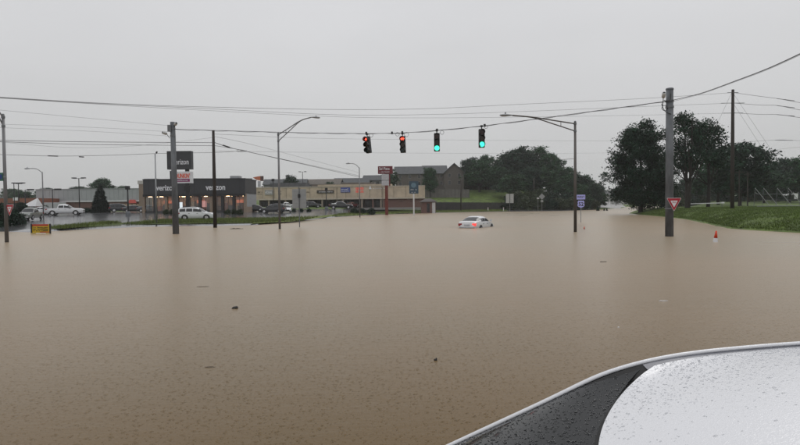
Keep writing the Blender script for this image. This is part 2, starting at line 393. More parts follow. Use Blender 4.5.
def tree_proto(key, seed, h, w, base, lobes, clumps, per, leaf, mt, spread=0.55, trunk=0.22, fork=1, cone=False, lobe=1.0, low=0.18, stray=0.0):
    rng = np.random.default_rng(seed); rnd = random.Random(seed); L = []
    if cone:
        zz = base + (h - base) * (1 - np.sqrt(rng.uniform(0, 1, clumps))); rr_ = (w / 2) * np.clip((h - zz) / (h - base), 0.02, 1) ** 0.75 * rng.uniform(0.65, 1.03, clumps)
        an = rng.uniform(0, 2 * math.pi, clumps); cc = np.stack([rr_ * np.cos(an), rr_ * np.sin(an), zz], 1)
    else:
        for k in range(lobes):
            f = (k + 0.5) / lobes; z = base + (h - base) * (low + (0.88 - low) * f * rnd.uniform(.92, 1.06)); env = math.sin(math.pi * min(0.97, (0.30 + 0.62 * f))) ** 0.8
            an = k * 2.4 + rnd.uniform(-.4, .4); rad = (w / 2) * env * rnd.uniform(0.25, 0.78 + .12 * (1 - lobe))
            L.append((rad * math.cos(an), rad * math.sin(an), z, (w / 2) * rnd.uniform(0.28, 0.46) * (0.6 + 0.5 * env) * lobe))
        cc = []
        for i in range(clumps):
            l = L[rnd.randrange(len(L))]; d = rng.normal(size=3); d /= np.linalg.norm(d); q = l[3] * (rng.uniform(0.35, 1.08) if rng.random() > stray else rng.uniform(1.1, 1.75))
            p = np.array(l[:3]) + d * q * np.array([1, 1, 0.85])
            if p[2] > base * rnd.uniform(0.75, 1.05): cc.append(p)
        cc = np.array(cc)
    cen = (cc[:, None, :] + rng.normal(size=(len(cc), per, 3)) * spread * np.array([1, 1, 0.7])).reshape(-1, 3)
    cen = cen[cen[:, 2] > base * 0.6]
    crown = leaf_mesh(key + '_crown', cen, leaf, rng, mt)
    t = MB(); top = base + (h - base) * 0.55
    for fk in range(fork):
        a0 = fk * math.pi * 2 / max(1, fork) + 0.3; off = 0 if fork == 1 else w * 0.10
        ax = [Vector((off * math.cos(a0) * (0.4 + 1.1 * z / top), off * math.sin(a0) * (0.4 + 1.1 * z / top), z)) + Vector((rnd.uniform(-.1, .1), rnd.uniform(-.1, .1), 0)) for z in (-0.4, 0.25, top * 0.35, top * 0.65, top, h * 0.93)]
        t.tube(ax, [trunk * 1.5, trunk * 1.1, trunk * 0.9, trunk * 0.75, trunk * 0.5, trunk * 0.08], 8)
        for l in L[fk::fork][:9]:
            s0 = ax[3] if l[2] > top else ax[2]; e0 = Vector(l[:3])
            mid = s0.lerp(e0, 0.5) + Vector((0, 0, -0.03 * h)); t.tube([s0, mid, e0], [trunk * 0.45, trunk * 0.3, trunk * 0.1], 6)
            for q in range(3):
                e1 = e0 + Vector((rnd.uniform(-1, 1), rnd.uniform(-1, 1), rnd.uniform(-.2, 1))) * l[3]; t.tube([mid.lerp(e0, 0.6), e1], [trunk * 0.16, trunk * 0.04], 5)
    me = bpy.data.meshes.new(key + '_trunk'); me.from_pydata(t.v, [], t.f); me.materials.append(BARK); me.shade_smooth()
    PROTO[key] = (crown, me, h, w)
def tree(key, name, label, loc, h, w=None, rz=0.0, group=None, cat='tree'):
    crown, trunk, ph, pw = PROTO[key]; o = thing(name, label, cat, loc, rz, group); k = h / ph; kw = (w / pw) if w else k
    o.scale = (kw, kw, k)
    mk('trunk', trunk, None, o); mk('crown', crown, None, o); return o

tree_proto('dense', 3, 17.5, 11.5, 0.6, 40, 1500, 34, 0.17, LEAF_DARK, 0.36, 0.34, lobe=.72, low=.05, stray=.10)
tree_proto('open', 11, 17, 12, 5.0, 20, 230, 34, 0.18, LEAF_DARK, 0.42, 0.26, fork=2, lobe=.7, stray=.08)
tree_proto('slim', 17, 15, 8, 4.5, 12, 170, 30, 0.19, LEAF_DARK, 0.45, 0.24, lobe=.75)
tree_proto('broad', 21, 14, 11, 1.2, 30, 420, 26, 0.25, LEAF, 0.42, 0.25, lobe=.66, stray=.10)
tree_proto('broad2', 22, 15, 10, 1.5, 26, 380, 26, 0.25, LEAF, 0.42, 0.25, lobe=.66, stray=.10)
tree_proto('broad3', 23, 13, 12, 1.0, 30, 430, 26, 0.25, LEAF_DARK, 0.45, 0.25, lobe=.66, stray=.10)
tree_proto('broad4', 24, 16, 9, 1.6, 24, 340, 26, 0.24, LEAF, 0.40, 0.25, lobe=.66, stray=.10)
tree_proto('cone', 31, 7.5, 4.2, 0.2, 0, 900, 16, 0.13, LEAF_CON, 0.16, 0.12, cone=True)
tree_proto('shrub', 41, 3.0, 4.5, 0.1, 12, 260, 22, 0.16, LEAF_LIGHT, 0.28, 0.05)
tree_proto('shrub2', 42, 2.6, 3.8, 0.1, 10, 220, 22, 0.14, LEAF_DARK, 0.26, 0.05)

def land_tree(key, name, label, px, D, ytop, wpx, group=None, cat='tree', sink=0.2):
    x = X(px, D); z = HL(x, D) - sink; top = P(px, ytop, D).z
    return tree(key, name, label, (x, D, z), top - z, wpx * D / FOC, random.uniform(0, 6.28), group, cat)
def bank_tree(key, name, label, px, D, ytop, wpx, rz=0.0, group=None, cat='tree'):
    x = X(px, D); z = HB(x, D) - 0.05; top = P(px, ytop, D).z
    return tree(key, name, label, (x, D, z), top - z, wpx * D / FOC, rz, group, cat)
random.seed(5)
ORD = 'first second third fourth fifth sixth seventh eighth ninth tenth eleventh twelfth thirteenth fourteenth fifteenth sixteenth seventeenth eighteenth nineteenth twentieth'.split()
bank_tree('dense', 'broadleaf_tree', 'big dense dark tree hanging low over the floodwater', 641, 106, 117, 72, 0.6)
bank_tree('open', 'broadleaf_tree', 'sparse two-stemmed tree just right of the yield sign pole', 688, 92, 106, 70, 1.1)
bank_tree('slim', 'broadleaf_tree', 'slender tree with thin crown left of the wooden transmission pole', 708, 98, 116, 58, 2.0)
bank_tree('broad3', 'broadleaf_tree', 'low-crowned tree behind the wooden transmission pole', 740, 128, 139, 76, 0.4)
bank_tree('broad', 'broadleaf_tree', 'rounded tree between the slender tree and the transmission pole', 718, 150, 148, 60, 2.4)
for k, (px, D, yt, w, kk) in enumerate([(764, 170, 168, 50, 'broad'), (790, 180, 156, 56, 'broad3'), (815, 165, 150, 60, 'broad2'), (748, 200, 172, 48, 'broad2'), (776, 210, 160, 50, 'broad4'), (690, 220, 176, 40, 'broad3'), (664, 240, 180, 36, 'broad'), (722, 230, 172, 50, 'broad')]):
    bank_tree(kk, 'broadleaf_tree', ['tree straight behind the left goal frame pipe', 'dark tree behind the white board of the goal frames', 'tree at the right picture edge behind the field', 'small far tree left of the goal frames', 'tall narrow tree behind the middle of the goal frames', 'far tree seen between the two-stemmed tree and the steel pole', 'far tree seen just behind the thick steel pole', 'far tree seen left of the transmission pole foot'][k], px, D, yt, w, k * 1.3, 'trees along the far side of the field')
for k in range(13):
    px = 676 + k * 11.5; bank_tree('shrub2' if k % 2 else 'shrub', 'shrub', ORD[k] + ' shrub from the left in the hedge line behind the field', px, 205 + (k * 37) % 30, 193 + (k * 7) % 4, 22, k * 1.1, 'hedge line behind the field', 'shrub')
# wooded hill behind the flooded car
wood = [(464, 256, 172, 28), (452, 272, 168, 30), (470, 252, 160, 30), (480, 225, 158, 32), (486, 240, 153, 36), (503, 250, 156, 36), (518, 235, 147, 40), (536, 245, 146, 42), (552, 232, 150, 36), (566, 225, 160, 34), (580, 222, 168, 30),
        (488, 236, 172, 26), (500, 232, 168, 30), (514, 212, 168, 36), (532, 214, 166, 36), (549, 212, 170, 34), (565, 208, 178, 32), (578, 205, 184, 26), (592, 214, 184, 22), (585, 232, 176, 28), (600, 222, 188, 18), (572, 236, 166, 26), (599, 300, 186, 18), (474, 236, 168, 22), (526, 262, 150, 36), (508, 270, 152, 36)]
ORD = 'first second third fourth fifth sixth seventh eighth ninth tenth eleventh twelfth thirteenth fourteenth fifteenth sixteenth seventeenth eighteenth nineteenth twentieth'.split()
front_row = sorted(p[0] for p in wood if p[1] < 222); back_row = sorted(p[0] for p in wood if p[1] >= 222)
for k, (px, D, yt, w) in enumerate(wood):
    lab = '%s tree from the left in the %s row of the hill wood' % ((ORD[front_row.index(px)], 'front') if D < 222 else (ORD[back_row.index(px)], 'back'))
    land_tree(['broad', 'broad2', 'broad3', 'broad4'][k % 4], 'broadleaf_tree', lab, px, D, yt + random.uniform(-4, 5), w * random.uniform(.8, 1.2), 'trees of the wood on the hill')
shrubs = [(511, 186, 196, 16), (523, 184, 198, 16), (535, 182, 197, 16), (548, 184, 198, 16), (560, 186, 199, 16), (572, 188, 198, 16), (584, 192, 199, 14), (594, 205, 200, 10), (529, 192, 192, 18), (553, 193, 193, 18), (541, 196, 190, 18), (517, 198, 192, 18), (568, 197, 193, 18)]
for k, (px, D, yt, w) in enumerate(shrubs):
    land_tree('shrub' if k % 3 else 'shrub2', 'shrub', ORD[sorted(q[0] for q in shrubs).index(px)] + ' shrub from the left along the foot of the hill wood', px, D, yt, w * 1.25, 'shrubs along the foot of the wood', 'shrub')
for k in range(9):
    land_tree('shrub2' if k % 2 else 'shrub', 'shrub', ORD[k] + ' shrub from the left in the undergrowth on the crest below the hill wood', 464 + k * 8, 252 + (k * 5) % 9, 180 + (k * 3) % 5, 19, 'undergrowth on the hill crest', 'shrub')
land_tree('broad2', 'broadleaf_tree', 'dark tree standing in front of the grey apartment roofs, beside the gable', 430, 214, 165, 18)
land_tree('broad4', 'broadleaf_tree', 'dark tree right behind the dark red restaurant pole sign', 390, 220, 165, 18)
land_tree('broad', 'broadleaf_tree', 'large rounded tree rising behind the long metal-clad store', 102, 215, 177, 30)
land_tree('broad3', 'broadleaf_tree', 'small hazy tree just left of the large rounded tree behind the store', 76, 230, 186, 22)
land_tree('broad3', 'broadleaf_tree', 'rounded tree showing above the strip mall roof', 291, 225, 174, 22)
land_tree('broad', 'broadleaf_tree', 'tree top peeping above the phone shop beside its pylon sign', 198, 190, 184, 16)
land_tree('broad2', 'broadleaf_tree', 'dim tree behind the orange drive-in at the picture edge', 24, 240, 190, 30)
land_tree('broad2', 'broadleaf_tree', 'small tree on the strip mall roofline near the lamp post', 330, 240, 180, 14)
land_tree('cone', 'conifer_tree', 'dark cone-shaped evergreen in front of the metal-clad store', 100.5, 118, 184, 17)
for px, D, yt, w, lab in [(86, 120, 208, 12, 'round dark bush left of the cone-shaped evergreen'), (6, 62, 207, 26, 'big dark bush at the picture edge behind the yield sign'), (-6, 60, 204, 26, 'dark bush cut by the picture edge'), (18, 66, 214, 16, 'low dark bush beside the pale pickup'),
                          (22, 96, 203, 14, 'dim bush below the orange drive-in'), (44, 112, 206, 12, 'dim bush left of the white pickup')]:
    land_tree('shrub2', 'bush', lab, px, D, yt, w, None, 'bush')
for k, (px, D) in enumerate([(166, 103), (172, 104), (178, 103), (228, 102), (234, 103), (240, 102)]):
    land_tree('shrub', 'bush', ORD[k] + ' low shrub from the left in the bed before the phone shop', px, D, 209.5, 7, 'shrubs before the phone shop', 'bush')
for k, (px, D, w) in enumerate([(262, 120, 9), (294, 118, 5), (301, 118, 5), (309, 118, 5), (354, 128, 9), (362, 130, 9), (371, 131, 9)]):
    land_tree('shrub2', 'bush', ORD[k] + ' clipped bush from the left along the strip mall kerb', px, D, 208.5, w, 'bushes along the strip mall kerb', 'bush')

# ------------------------------------------------------------------ cars
STY = {
 'sedan': dict(st=[(2.36, .55, .28, .58), (2.25, .74, .22, .68), (1.95, .86, .20, .78), (1.4, .905, .2, .88), (.95, .91, .2, .95), (0, .915, .2, .97), (-1.1, .91, .2, 1.0), (-1.6, .90, .22, 1.04), (-2.1, .86, .25, 1.03), (-2.33, .76, .32, .95), (-2.4, .62, .38, .7)],
               cab=(1.12, -1.85, .93, .84), prof=[(1.30, .94), (.85, 1.20), (.40, 1.40), (-.1, 1.455), (-.65, 1.44), (-1.15, 1.33), (-1.6, 1.15), (-1.98, 1.02)], ws=(.04, .27), rw=(.67, .93), wheels=(1.42, -1.38, .33), side=[(.16, .43), (.455, .68)]),
 'suv': dict(st=[(2.34, .62, .34, .72), (2.24, .80, .28, .85), (1.9, .89, .26, .98), (1.2, .925, .25, 1.06), (.6, .93, .25, 1.08), (-1.0, .93, .25, 1.10), (-1.9, .92, .27, 1.10), (-2.22, .87, .32, 1.08), (-2.32, .78, .4, .95)],
             cab=(1.12, -2.2, 1.06, .87), prof=[(1.30, 1.06), (.85, 1.34), (.45, 1.60), (-.2, 1.77), (-.9, 1.79), (-1.6, 1.75), (-2.1, 1.66), (-2.22, 1.4), (-2.28, 1.08)], ws=(.04, .25), rw=(.79, .95), wheels=(1.42, -1.35, .37), side=[(.15, .39), (.41, .545), (.565, .72)]),
 'pickup': dict(st=[(2.95, .72, .42, .85), (2.88, .86, .36, 1.02), (2.5, .95, .34, 1.14), (1.5, .97, .34, 1.2), (.9, .975, .34, 1.2), (-.9, .975, .34, 1.2), (-2.0, .975, .36, 1.2), (-2.75, .96, .42, 1.2), (-2.86, .93, .5, 1.18)],
                cab=(1.25, -1.05, 1.17, .92), prof=[(1.42, 1.18), (1.0, 1.46), (.6, 1.76), (.1, 1.92), (-.4, 1.92), (-.85, 1.86), (-1.02, 1.6), (-1.08, 1.2)], ws=(.04, .29), rw=(.76, .95), wheels=(1.85, -1.75, .41), side=[(.18, .44), (.47, .69)]),
}
def car_body(st, name, m, parent):
    rings = []
    for x, hw, z0, zt in st:
        d = zt - z0
        half = [(0.0, z0), (hw * .84, z0), (hw * .96, z0 + .12 * d), (hw, z0 + .45 * d), (hw * .99, z0 + .72 * d), (hw * .955, zt - .06 * d), (hw * .86, zt), (hw * .45, zt + .02)]
        ring = [(x, y, z) for y, z in half] + [(x, 0, zt + .028)] + [(x, -y, z) for y, z in reversed(half[1:])]
        rings.append(ring)
    return sharp(MB().loft(rings).build(name, m, parent, True), 42)
def on_face(c, u, v, off):      # c = corners bl, br, tr, tl
    bl, br, tr, tl = c; n = (br - bl).cross(tl - bl).normalized()
    p = bl.lerp(br, u).lerp(tl.lerp(tr, u), v); return p + n * off
def pane(c, u0, u1, v0, v1, name, parent, m=None, off=0.012, outward=None):
    n = (c[1] - c[0]).cross(c[3] - c[0])
    if outward is not None and n.dot(outward) < 0: off = -off
    b = MB(); k = 6
    b.grid(lambda a, t: on_face(c, u0 + (u1 - u0) * a, v0 + (v1 - v0) * t, off), k, 2)
    return b.build(name, m or GLASS, parent)
def wheel(parent, x, y, r, side):
    o = thing_part('wheel', parent)
    b = MB(); prof = [(r * .62, -.11), (r * .94, -.11), (r, -.07), (r, .07), (r * .94, .11), (r * .62, .11)]; n = 24
    b.loft([[(x + q * math.cos(2 * math.pi * k / n), y + w_, r + q * math.sin(2 * math.pi * k / n)) for k in range(n)] for q, w_ in prof], cap=False)
    t = b.build('tyre', RUBBER, parent, True); return t
def thing_part(name, parent): return parent
def car(style, name, label, paint, loc, yaw, group=None, cat='car', brake=False, plate=True, cabin=True, scale=1.0):
    d = STY[style]; o = thing(name, label, cat, loc, yaw, group); o.scale = (scale,) * 3
    car_body(d['st'], 'body', paint, o)
    wx1, wx2, wr = d['wheels']; hwid = max(s[1] for s in d['st'])
    for wx in (wx1, wx2):
        for s in (-1, 1):
            MB().prism([(wx + (wr + .06) * math.cos(math.pi * k / 14), wr + (wr + .06) * math.sin(math.pi * k / 14)) for k in range(15)] + [(wx - wr - .06, wr * .6), (wx + wr + .06, wr * .6)], s * (hwid - .10), s * (hwid + .004)).build('wheel_arch', DARKTRIM, o)
            b = MB(); n = 22; prof = [(wr * .6, -.1), (wr * .93, -.1), (wr, -.06), (wr, .06), (wr * .93, .1), (wr * .6, .1)]
            b.loft([[(wx + q * math.cos(2 * math.pi * k / n), s * (hwid - .07) + w_, wr + q * math.sin(2 * math.pi * k / n)) for k in range(n)] for q, w_ in prof], cap=False)
            t = b.build('wheel', RUBBER, o, True)
            rb = MB().disc((wx, wr), wr * .63, s * (hwid - .03), s * (hwid + .012), 18)
            for q in range(5):
                a = q * 2 * math.pi / 5; c0, s0 = math.cos(a), math.sin(a)
                rb.tube([(wx + c0 * .05, s * (hwid + .016), wr + s0 * .05), (wx + c0 * wr * .58, s * (hwid + .016), wr + s0 * wr * .58)], .03, 6)
            rb.build('rim', CHROME, t)
    if cabin:
        f0, r0, zb, wb = d['cab']; prof = [Vector((a, 0, c)) for a, c in d['prof']]; NP = len(prof) - 1; fine = catmull(prof, NP * 8)
        def gh(u, th, off=0.0):
            t_ = u * NP * 8; i_ = min(int(t_), NP * 8 - 1); q = fine[i_].lerp(fine[i_ + 1], t_ - i_)
            W_ = (wb + off) * (1 - .10 * abs(2 * u - 1) ** 3); c_ = math.cos(th); s_ = max(0.0, math.sin(th))
            return (q.x + off * (1 if u < .25 else -1 if u > .7 else 0), W_ * math.copysign(abs(c_) ** .5, c_), zb - .05 + (q.z + off - zb + .05) * s_ ** .85)
        MB().grid(lambda a, t_: gh(a, math.pi * t_), 36, 24).build('roof', paint, o, True)
        def glass(name, u0, u1, a0, a1):
            MB().grid(lambda a, t_: gh(u0 + (u1 - u0) * a, R(a0 + (a1 - a0) * t_), .008), 10, 10).build(name, GLASS, o, True)
        glass('windshield', d['ws'][0], d['ws'][1], 34, 146); glass('rear_window', d['rw'][0], d['rw'][1], 36, 144)
        for u0, u1 in d['side']: glass('side_window', u0, u1, 9, 42); glass('side_window', u0, u1, 138, 171)
        for s in (-1, 1):
            MB().box(f0 - .28, f0 - .12, s * (wb + .06), s * (wb + .24), zb + .02, zb + .18).build('mirror', DARKTRIM if style == 'pickup' else paint, o)
    xf, xr = d['st'][0][0], d['st'][-1][0]; zt_f = d['st'][1][3]; zt_r = d['st'][-2][3]
    HLM = mat('headlight', (0.75, 0.77, 0.8), 0.15, 0, .05)
    TLM = mat('taillight', (0.30, 0.01, 0.012), 0.25, 0, .05); TLB = mat('brake_light_lit', (0.5, 0.02, 0.02), 0.3, emit=(1, 0.06, 0.05), estr=1.3)
    w1 = d['st'][1][1]; w2 = d['st'][-2][1]
    for s in (-1, 1):
        MB().prism([(xf - .02, zt_f - .20), (xf + .005 - .03, zt_f - .08), (xf - .42, zt_f - .01), (xf - .40, zt_f - .14)], s * w1 * .70, s * (w1 + .035)).build('headlight', HLM, o)
        MB().prism([(xr + .0, zt_r - .30), (xr + .02, zt_r - .10), (xr + .34, zt_r - .05), (xr + .30, zt_r - .2)], s * w2 * .62, s * (w2 + .035)).build('taillight', TLB if brake == 'both' or brake == s else TLM, o)
    MB().box(xf - .06, xf + .012, -.45, .45, zt_f - .36, zt_f - .14).build('grille', DARKTRIM, o)
    MB().box(xr - .015, xr + .05, -.26, .26, .62, .78).build('licence_plate', mat('plate', (.5, .52, .55), .5), o)
    bump = MB(); bump.box(xf - .15, xf + .03, -w1 * .85, w1 * .85, d['st'][0][2] - .02, d['st'][0][2] + .12); bump.build('front_bumper', DARKTRIM if style != 'pickup' else CHROME, o)
    MB().box(xr - .05, xr + .15, -w2 * .9, w2 * .9, d['st'][-1][2] - .04, d['st'][-1][2] + .12).build('rear_bumper', DARKTRIM if style != 'pickup' else CHROME, o)
    for s in (-1, 1):
        for dx in ((.25, -.75) if style != 'suv' else (.25, -.8)):
            MB().box(dx - .09, dx + .09, s * (hwid - .02), s * (hwid + .018), d['cab'][2] - .16, d['cab'][2] - .12).build('door_handle', DARKTRIM, o)
    if style == 'pickup':
        MB().box(-2.78, -1.12, -.80, .80, 1.15, 1.235).build('dark_bed_inset', DARKTRIM, o)  # dark slab put in for the inside of the open bed
    if style == 'suv':
        for s in (-1, 1): MB().tube([(.1, s * .60, 1.70), (-.8, s * .62, 1.76), (-1.8, s * .60, 1.70)], .022, 6).build('roof_rail', DARKTRIM, o)
    return o
CW = mat('car_white', (0.74, 0.75, 0.76), 0.28, 0, 0.03, coat=0.6)
CBLK = mat('car_black', (0.012, 0.013, 0.015), 0.25, 0, 0.05, coat=0.7)
CGRY = mat('car_grey', (0.07, 0.075, 0.085), 0.28, 0.4, 0.05, coat=0.7)
CDK = mat('car_charcoal', (0.03, 0.032, 0.036), 0.25, 0.2, 0.05, coat=0.7)
CSAGE = mat('car_sage', (0.22, 0.24, 0.22), 0.3, 0.3, 0.05, coat=0.5)
CSIL = mat('car_silver', (0.38, 0.39, 0.4), 0.3, 0.6, 0.05, coat=0.5)
def land_car(style, label, paint, px, D, yaw, **k):
    x = X(px, D); return car(style, {'sedan': 'sedan', 'suv': 'sport_utility_vehicle', 'pickup': 'pickup_truck'}[style], label, paint, (x, D, HL(x, D) + 0.03), R(yaw), cat={'sedan': 'car', 'suv': 'car', 'pickup': 'pickup truck'}[style], **k)
fc = P(477.5, 228, 51)
car('sedan', 'sedan', 'white sedan stranded in the floodwater up to its tail lights', CW, (fc.x, 51.5, -0.46), R(62), brake=-1)
land_car('suv', 'white sport utility vehicle driving along the flooded shore road', CW, 197, 76, 4)
land_car('pickup', 'white crew-cab pickup parked left of the cone-shaped evergreen', CW, 65, 101, 16)
land_car('sedan', 'white sedan half hidden behind the white pickup tail', CW, 44, 106, -10)
land_car('pickup', 'pale sage pickup near the yellow roadside banner', CSAGE, 30, 79, 284, scale=.88)
land_car('suv', 'charcoal SUV parked leftmost of the three dark cars by the phone shop', CDK, 121, 119, 30)
land_car('sedan', 'dark grey sedan between the charcoal SUV and the lighter grey sedan', CDK, 135, 117, 20)
land_car('sedan', 'grey sedan parked nearest to the phone shop left corner', CGRY, 149, 117, 15)
land_car('suv', 'charcoal SUV parked left of the bare street light post, near the strip mall', CDK, 273, 107, 178)
land_car('sedan', 'white car nosing out behind the bare street light post', CW, 286, 112, -75)
land_car('sedan', 'black sedan parked at the right corner of the phone shop', CBLK, 256, 118, 10)
land_car('pickup', 'black pickup in front of the strip mall', CBLK, 341, 140, 2)
land_car('sedan', 'white car parked behind the black pickup', CW, 340, 156, 5)
land_car('pickup', 'white pickup far back in the strip mall lot left of the ribbed sign', CW, 287, 150, 4, scale=.8)
land_car('suv', 'dark SUV far back in the strip mall lot right of the ribbed sign', CDK, 312, 152, 20)
land_car('sedan', 'dark red sedan parked below the blue shop sign', mat('car_red', (.12, .015, .015), .3, coat=.6), 352, 160, 60)

# ------------------------------------------------------------------ foreground white car (pose found from the roof outline)
def near_car():
    cx, cy, yaw, dz, xp, zp, bow, w, z1, z2, yo, ex, zf, crown = .945, .8565, 3.2561, .1661, 1.2028, .9849, .3286, .5316, 1.3995, 1.2964, .1597, .8258, .1193, .0436
    o = thing('sedan', 'wet white car roof and dark windshield close in the bottom corner', 'car', (cx, cy, dz), yaw)
    paint = bpy.data.materials.new('wet_white_paint'); paint.use_nodes = True; n = paint.node_tree; b = n.nodes['Principled BSDF']
    b.inputs['Base Color'].default_value = (.74, .745, .77, 1); b.inputs['Roughness'].default_value = .32; b.inputs['Coat Weight'].default_value = .8; b.inputs['Coat Roughness'].default_value = .08
    t = n.nodes.new('ShaderNodeTexCoord')
    no = n.nodes.new('ShaderNodeTexNoise'); no.inputs['Scale'].default_value = 150; no.inputs['Detail'].default_value = 3; no.inputs['Distortion'].default_value = 1.2; n.links.new(t.outputs['Object'], no.inputs['Vector'])
    n2 = n.nodes.new('ShaderNodeTexNoise'); n2.inputs['Scale'].default_value = 7; n2.inputs['Detail'].default_value = 4; n.links.new(t.outputs['Object'], n2.inputs['Vector'])
    r1 = n.nodes.new('ShaderNodeMapRange'); r1.inputs['From Min'].default_value = .42; r1.inputs['From Max'].default_value = .62; n.links.new(no.outputs['Fac'], r1.inputs['Value'])
    ad = n.nodes.new('ShaderNodeMath'); ad.operation = 'MULTIPLY_ADD'; ad.inputs[1].default_value = .5; n.links.new(r1.outputs[0], ad.inputs[0]); n.links.new(n2.outputs['Fac'], ad.inputs[2])
    bu = n.nodes.new('ShaderNodeBump'); bu.inputs['Strength'].default_value = .22; bu.inputs['Distance'].default_value = .002; n.links.new(ad.outputs[0], bu.inputs['Height'])
    n.links.new(bu.outputs[0], b.inputs['Normal']); n.links.new(bu.outputs[0], b.inputs['Coat Normal'])
    st = [(2.4, .55, .28, .58), (2.28, .76, .22, .70), (1.95, .87, .20, .82), (1.5, .905, .2, .90), (1.25, .905, .2, .955), (1.05, .91, .2, .99), (0, .915, .2, .99), (-1.1, .91, .2, 1.0), (-1.6, .90, .22, 1.04), (-2.1, .86, .25, 1.03), (-2.33, .76, .32, .95), (-2.4, .62, .38, .7)]
    
    rail = catmull([(-2.0, w + .10, 1.02), (-1.6, w - .02, 1.25), (-1.1, w - .02, 1.39), (-.4, w, 1.435), (.05, w, 1.435), (.35, w + .01, z1), (.6, w + .03, z2), (xp, w + yo, zp), (xp + .12, w + yo + .02, zp - .08)], 96)
    def rail_at(x):
        for a, c in zip(rail, rail[1:]):
            if a.x <= x <= c.x: return a.lerp(c, (x - a.x) / max(1e-6, c.x - a.x))
        return rail[0] if x < rail[0].x else rail[-1]
    for s in (-1, 1):
        ringl = []
        for i, p in enumerate(rail):
            p = Vector((p.x, p.y * s, p.z)); q = Vector((rail[min(i + 1, 96)].x, 0, rail[min(i + 1, 96)].z)); q0 = Vector((rail[max(i - 1, 0)].x, 0, rail[max(i - 1, 0)].z))
            tn = (q - q0).normalized(); up = Vector((-tn.z, 0, tn.x)); sd_ = Vector((0, s, 0))
            ringl.append([p + sd_ * (math.cos(a) * .0062) + up * (math.sin(a) * .0048 + .001) for a in [k * math.pi / 6 for k in range(12)]])
        MB().loft(ringl).build('roof_rail', paint, o, True)
    def zc(x): return float(np.interp(x, [-1.15, -.6, 0, .3, .63], [1.40, 1.460, 1.475, 1.455, 1.40]))
    def xfront(eta): return .30 + bow * max(0.0, 1 - eta * eta) ** ex
    wi = w - .018
    def roof_pt(eta, x):
        e2 = eta * eta; b_ = max(0.0, 1 - e2); xf = xfront(eta)
        def z0(q): return (rail_at(min(q, .32)).z - .003) * e2 + zc(q) * b_
        zfr = z1 + .008 + crown * b_ - zf * b_ ** ex; t_ = min(1.0, max(0.0, (x + .1) / (xf + .1)))
        return Vector((x, eta * wi, z0(x) + (zfr - z0(xf)) * t_ ** 2.2))
    def roof_fn(u, v):
        eta = -1 + 2 * u; eta = math.copysign(abs(eta) ** .8, eta)
        x0 = -1.1 - .08 * (1 - eta * eta); x1 = xfront(eta); return roof_pt(eta, x0 + (x1 - x0) * v)
    MB().grid(roof_fn, 48, 60).build('roof', paint, o, True)
    for s in (-1, 1):     # ditch between panel and rail
        b = MB(); b.grid(lambda u, v: (lambda p: (p.x, s * (wi - .004 + .022 * v), p.z - .007 + .006 * v))(rail_at(-1.1 + 1.42 * u)), 50, 1); b.build('roof_ditch_moulding', mat('ditch_grey', (.16, .165, .19), .35), o)
    for s in (-1, 1):
        MB().grid(lambda u, v: (lambda p: (p.x, s * (wi - .05 * u + (.0185 + .05 * u) * v), p.z - .014 + .013 * v))(rail_at(.22 + .33 * u)), 20, 2).build('corner_seal', RUBBER, o)
    edge = [rail_at(.30 + (xp + .02 - .30) * k / 20) for k in range(21)]
    def ws(eta, v):
        T = roof_pt(eta, xfront(eta)); T.z -= .012
        Bt = Vector((xp + .02 + .22 * (1 - eta * eta), eta * (w + yo), zp - .012))
        p = T.lerp(Bt, v) + Vector((.0, 0, .035 * math.sin(math.pi * v)))
        T1 = roof_pt(math.copysign(1, eta), xfront(1)); T1.z -= .012; B1 = Vector((xp + .02, math.copysign(w + yo, eta), zp - .012))
        k = min(20, int(v * 20)); ed = edge[k].lerp(edge[min(20, k + 1)], v * 20 - k); ed = Vector((ed.x, math.copysign(ed.y, eta), ed.z - .002))
        q = T1.lerp(B1, v) + Vector((0, 0, .035 * math.sin(math.pi * v)))
        return p + (ed - q) * abs(eta) ** 4
    wsg = MB().grid(lambda u, v: ws(-1 + 2 * u, v), 40, 24).build('windshield', mat('wet_windshield', (.006, .007, .008), .08, 0, .1, spec=.28), o, True)
    # black seal along the top of the windshield
    sl = MB().grid(lambda u, v: roof_pt(-1 + 2 * u, xfront(-1 + 2 * u)) + Vector((-.002 + .012 * v, 0, -.004 - .004 * v)), 48, 2).build('windshield_seal', RUBBER, wsg, True)
    wp = MB()
    for y0, y1 in ((-.42, .12), (.18, .60)): wp.tube([Vector(ws(y0 * 1.3, .97)) + Vector((0, 0, .02)), Vector(ws(y1 * 1.3, .80)) + Vector((0, 0, .03))], .009, 6)
    wp.build('wiper', DARKTRIM, wsg)
    for s in (-1, 1):
        for x0, x1 in ((1.08, .02), (-.06, -1.05), (-1.12, -1.62)):
            def sw(u, v):
                x = x0 + (x1 - x0) * u; p = rail_at(x); zb = .985; 
                return (x, s * (p.y - .012 + (.80 - p.y) * v), (p.z - .016) + (zb - p.z + .016) * v)
            MB().grid(sw, 12, 6).build('side_window', GLASS, o, True)
        bevel(MB().box(.46, .60, s * .90, s * 1.06, .84, .96).build('mirror', paint, o), .03)
    rearw = lambda u, v: (lambda e: roof_pt(e, -1.1 - .08 * (1 - e * e)).lerp(Vector((-1.85 - .08 * (1 - e * e), e * .66, 1.045)), v))(-1 + 2 * u)
    MB().grid(rearw, 20, 8).build('rear_window', GLASS, o, True)
    # beads of rain: many small domes on glass and paint
    rng = random.Random(9)
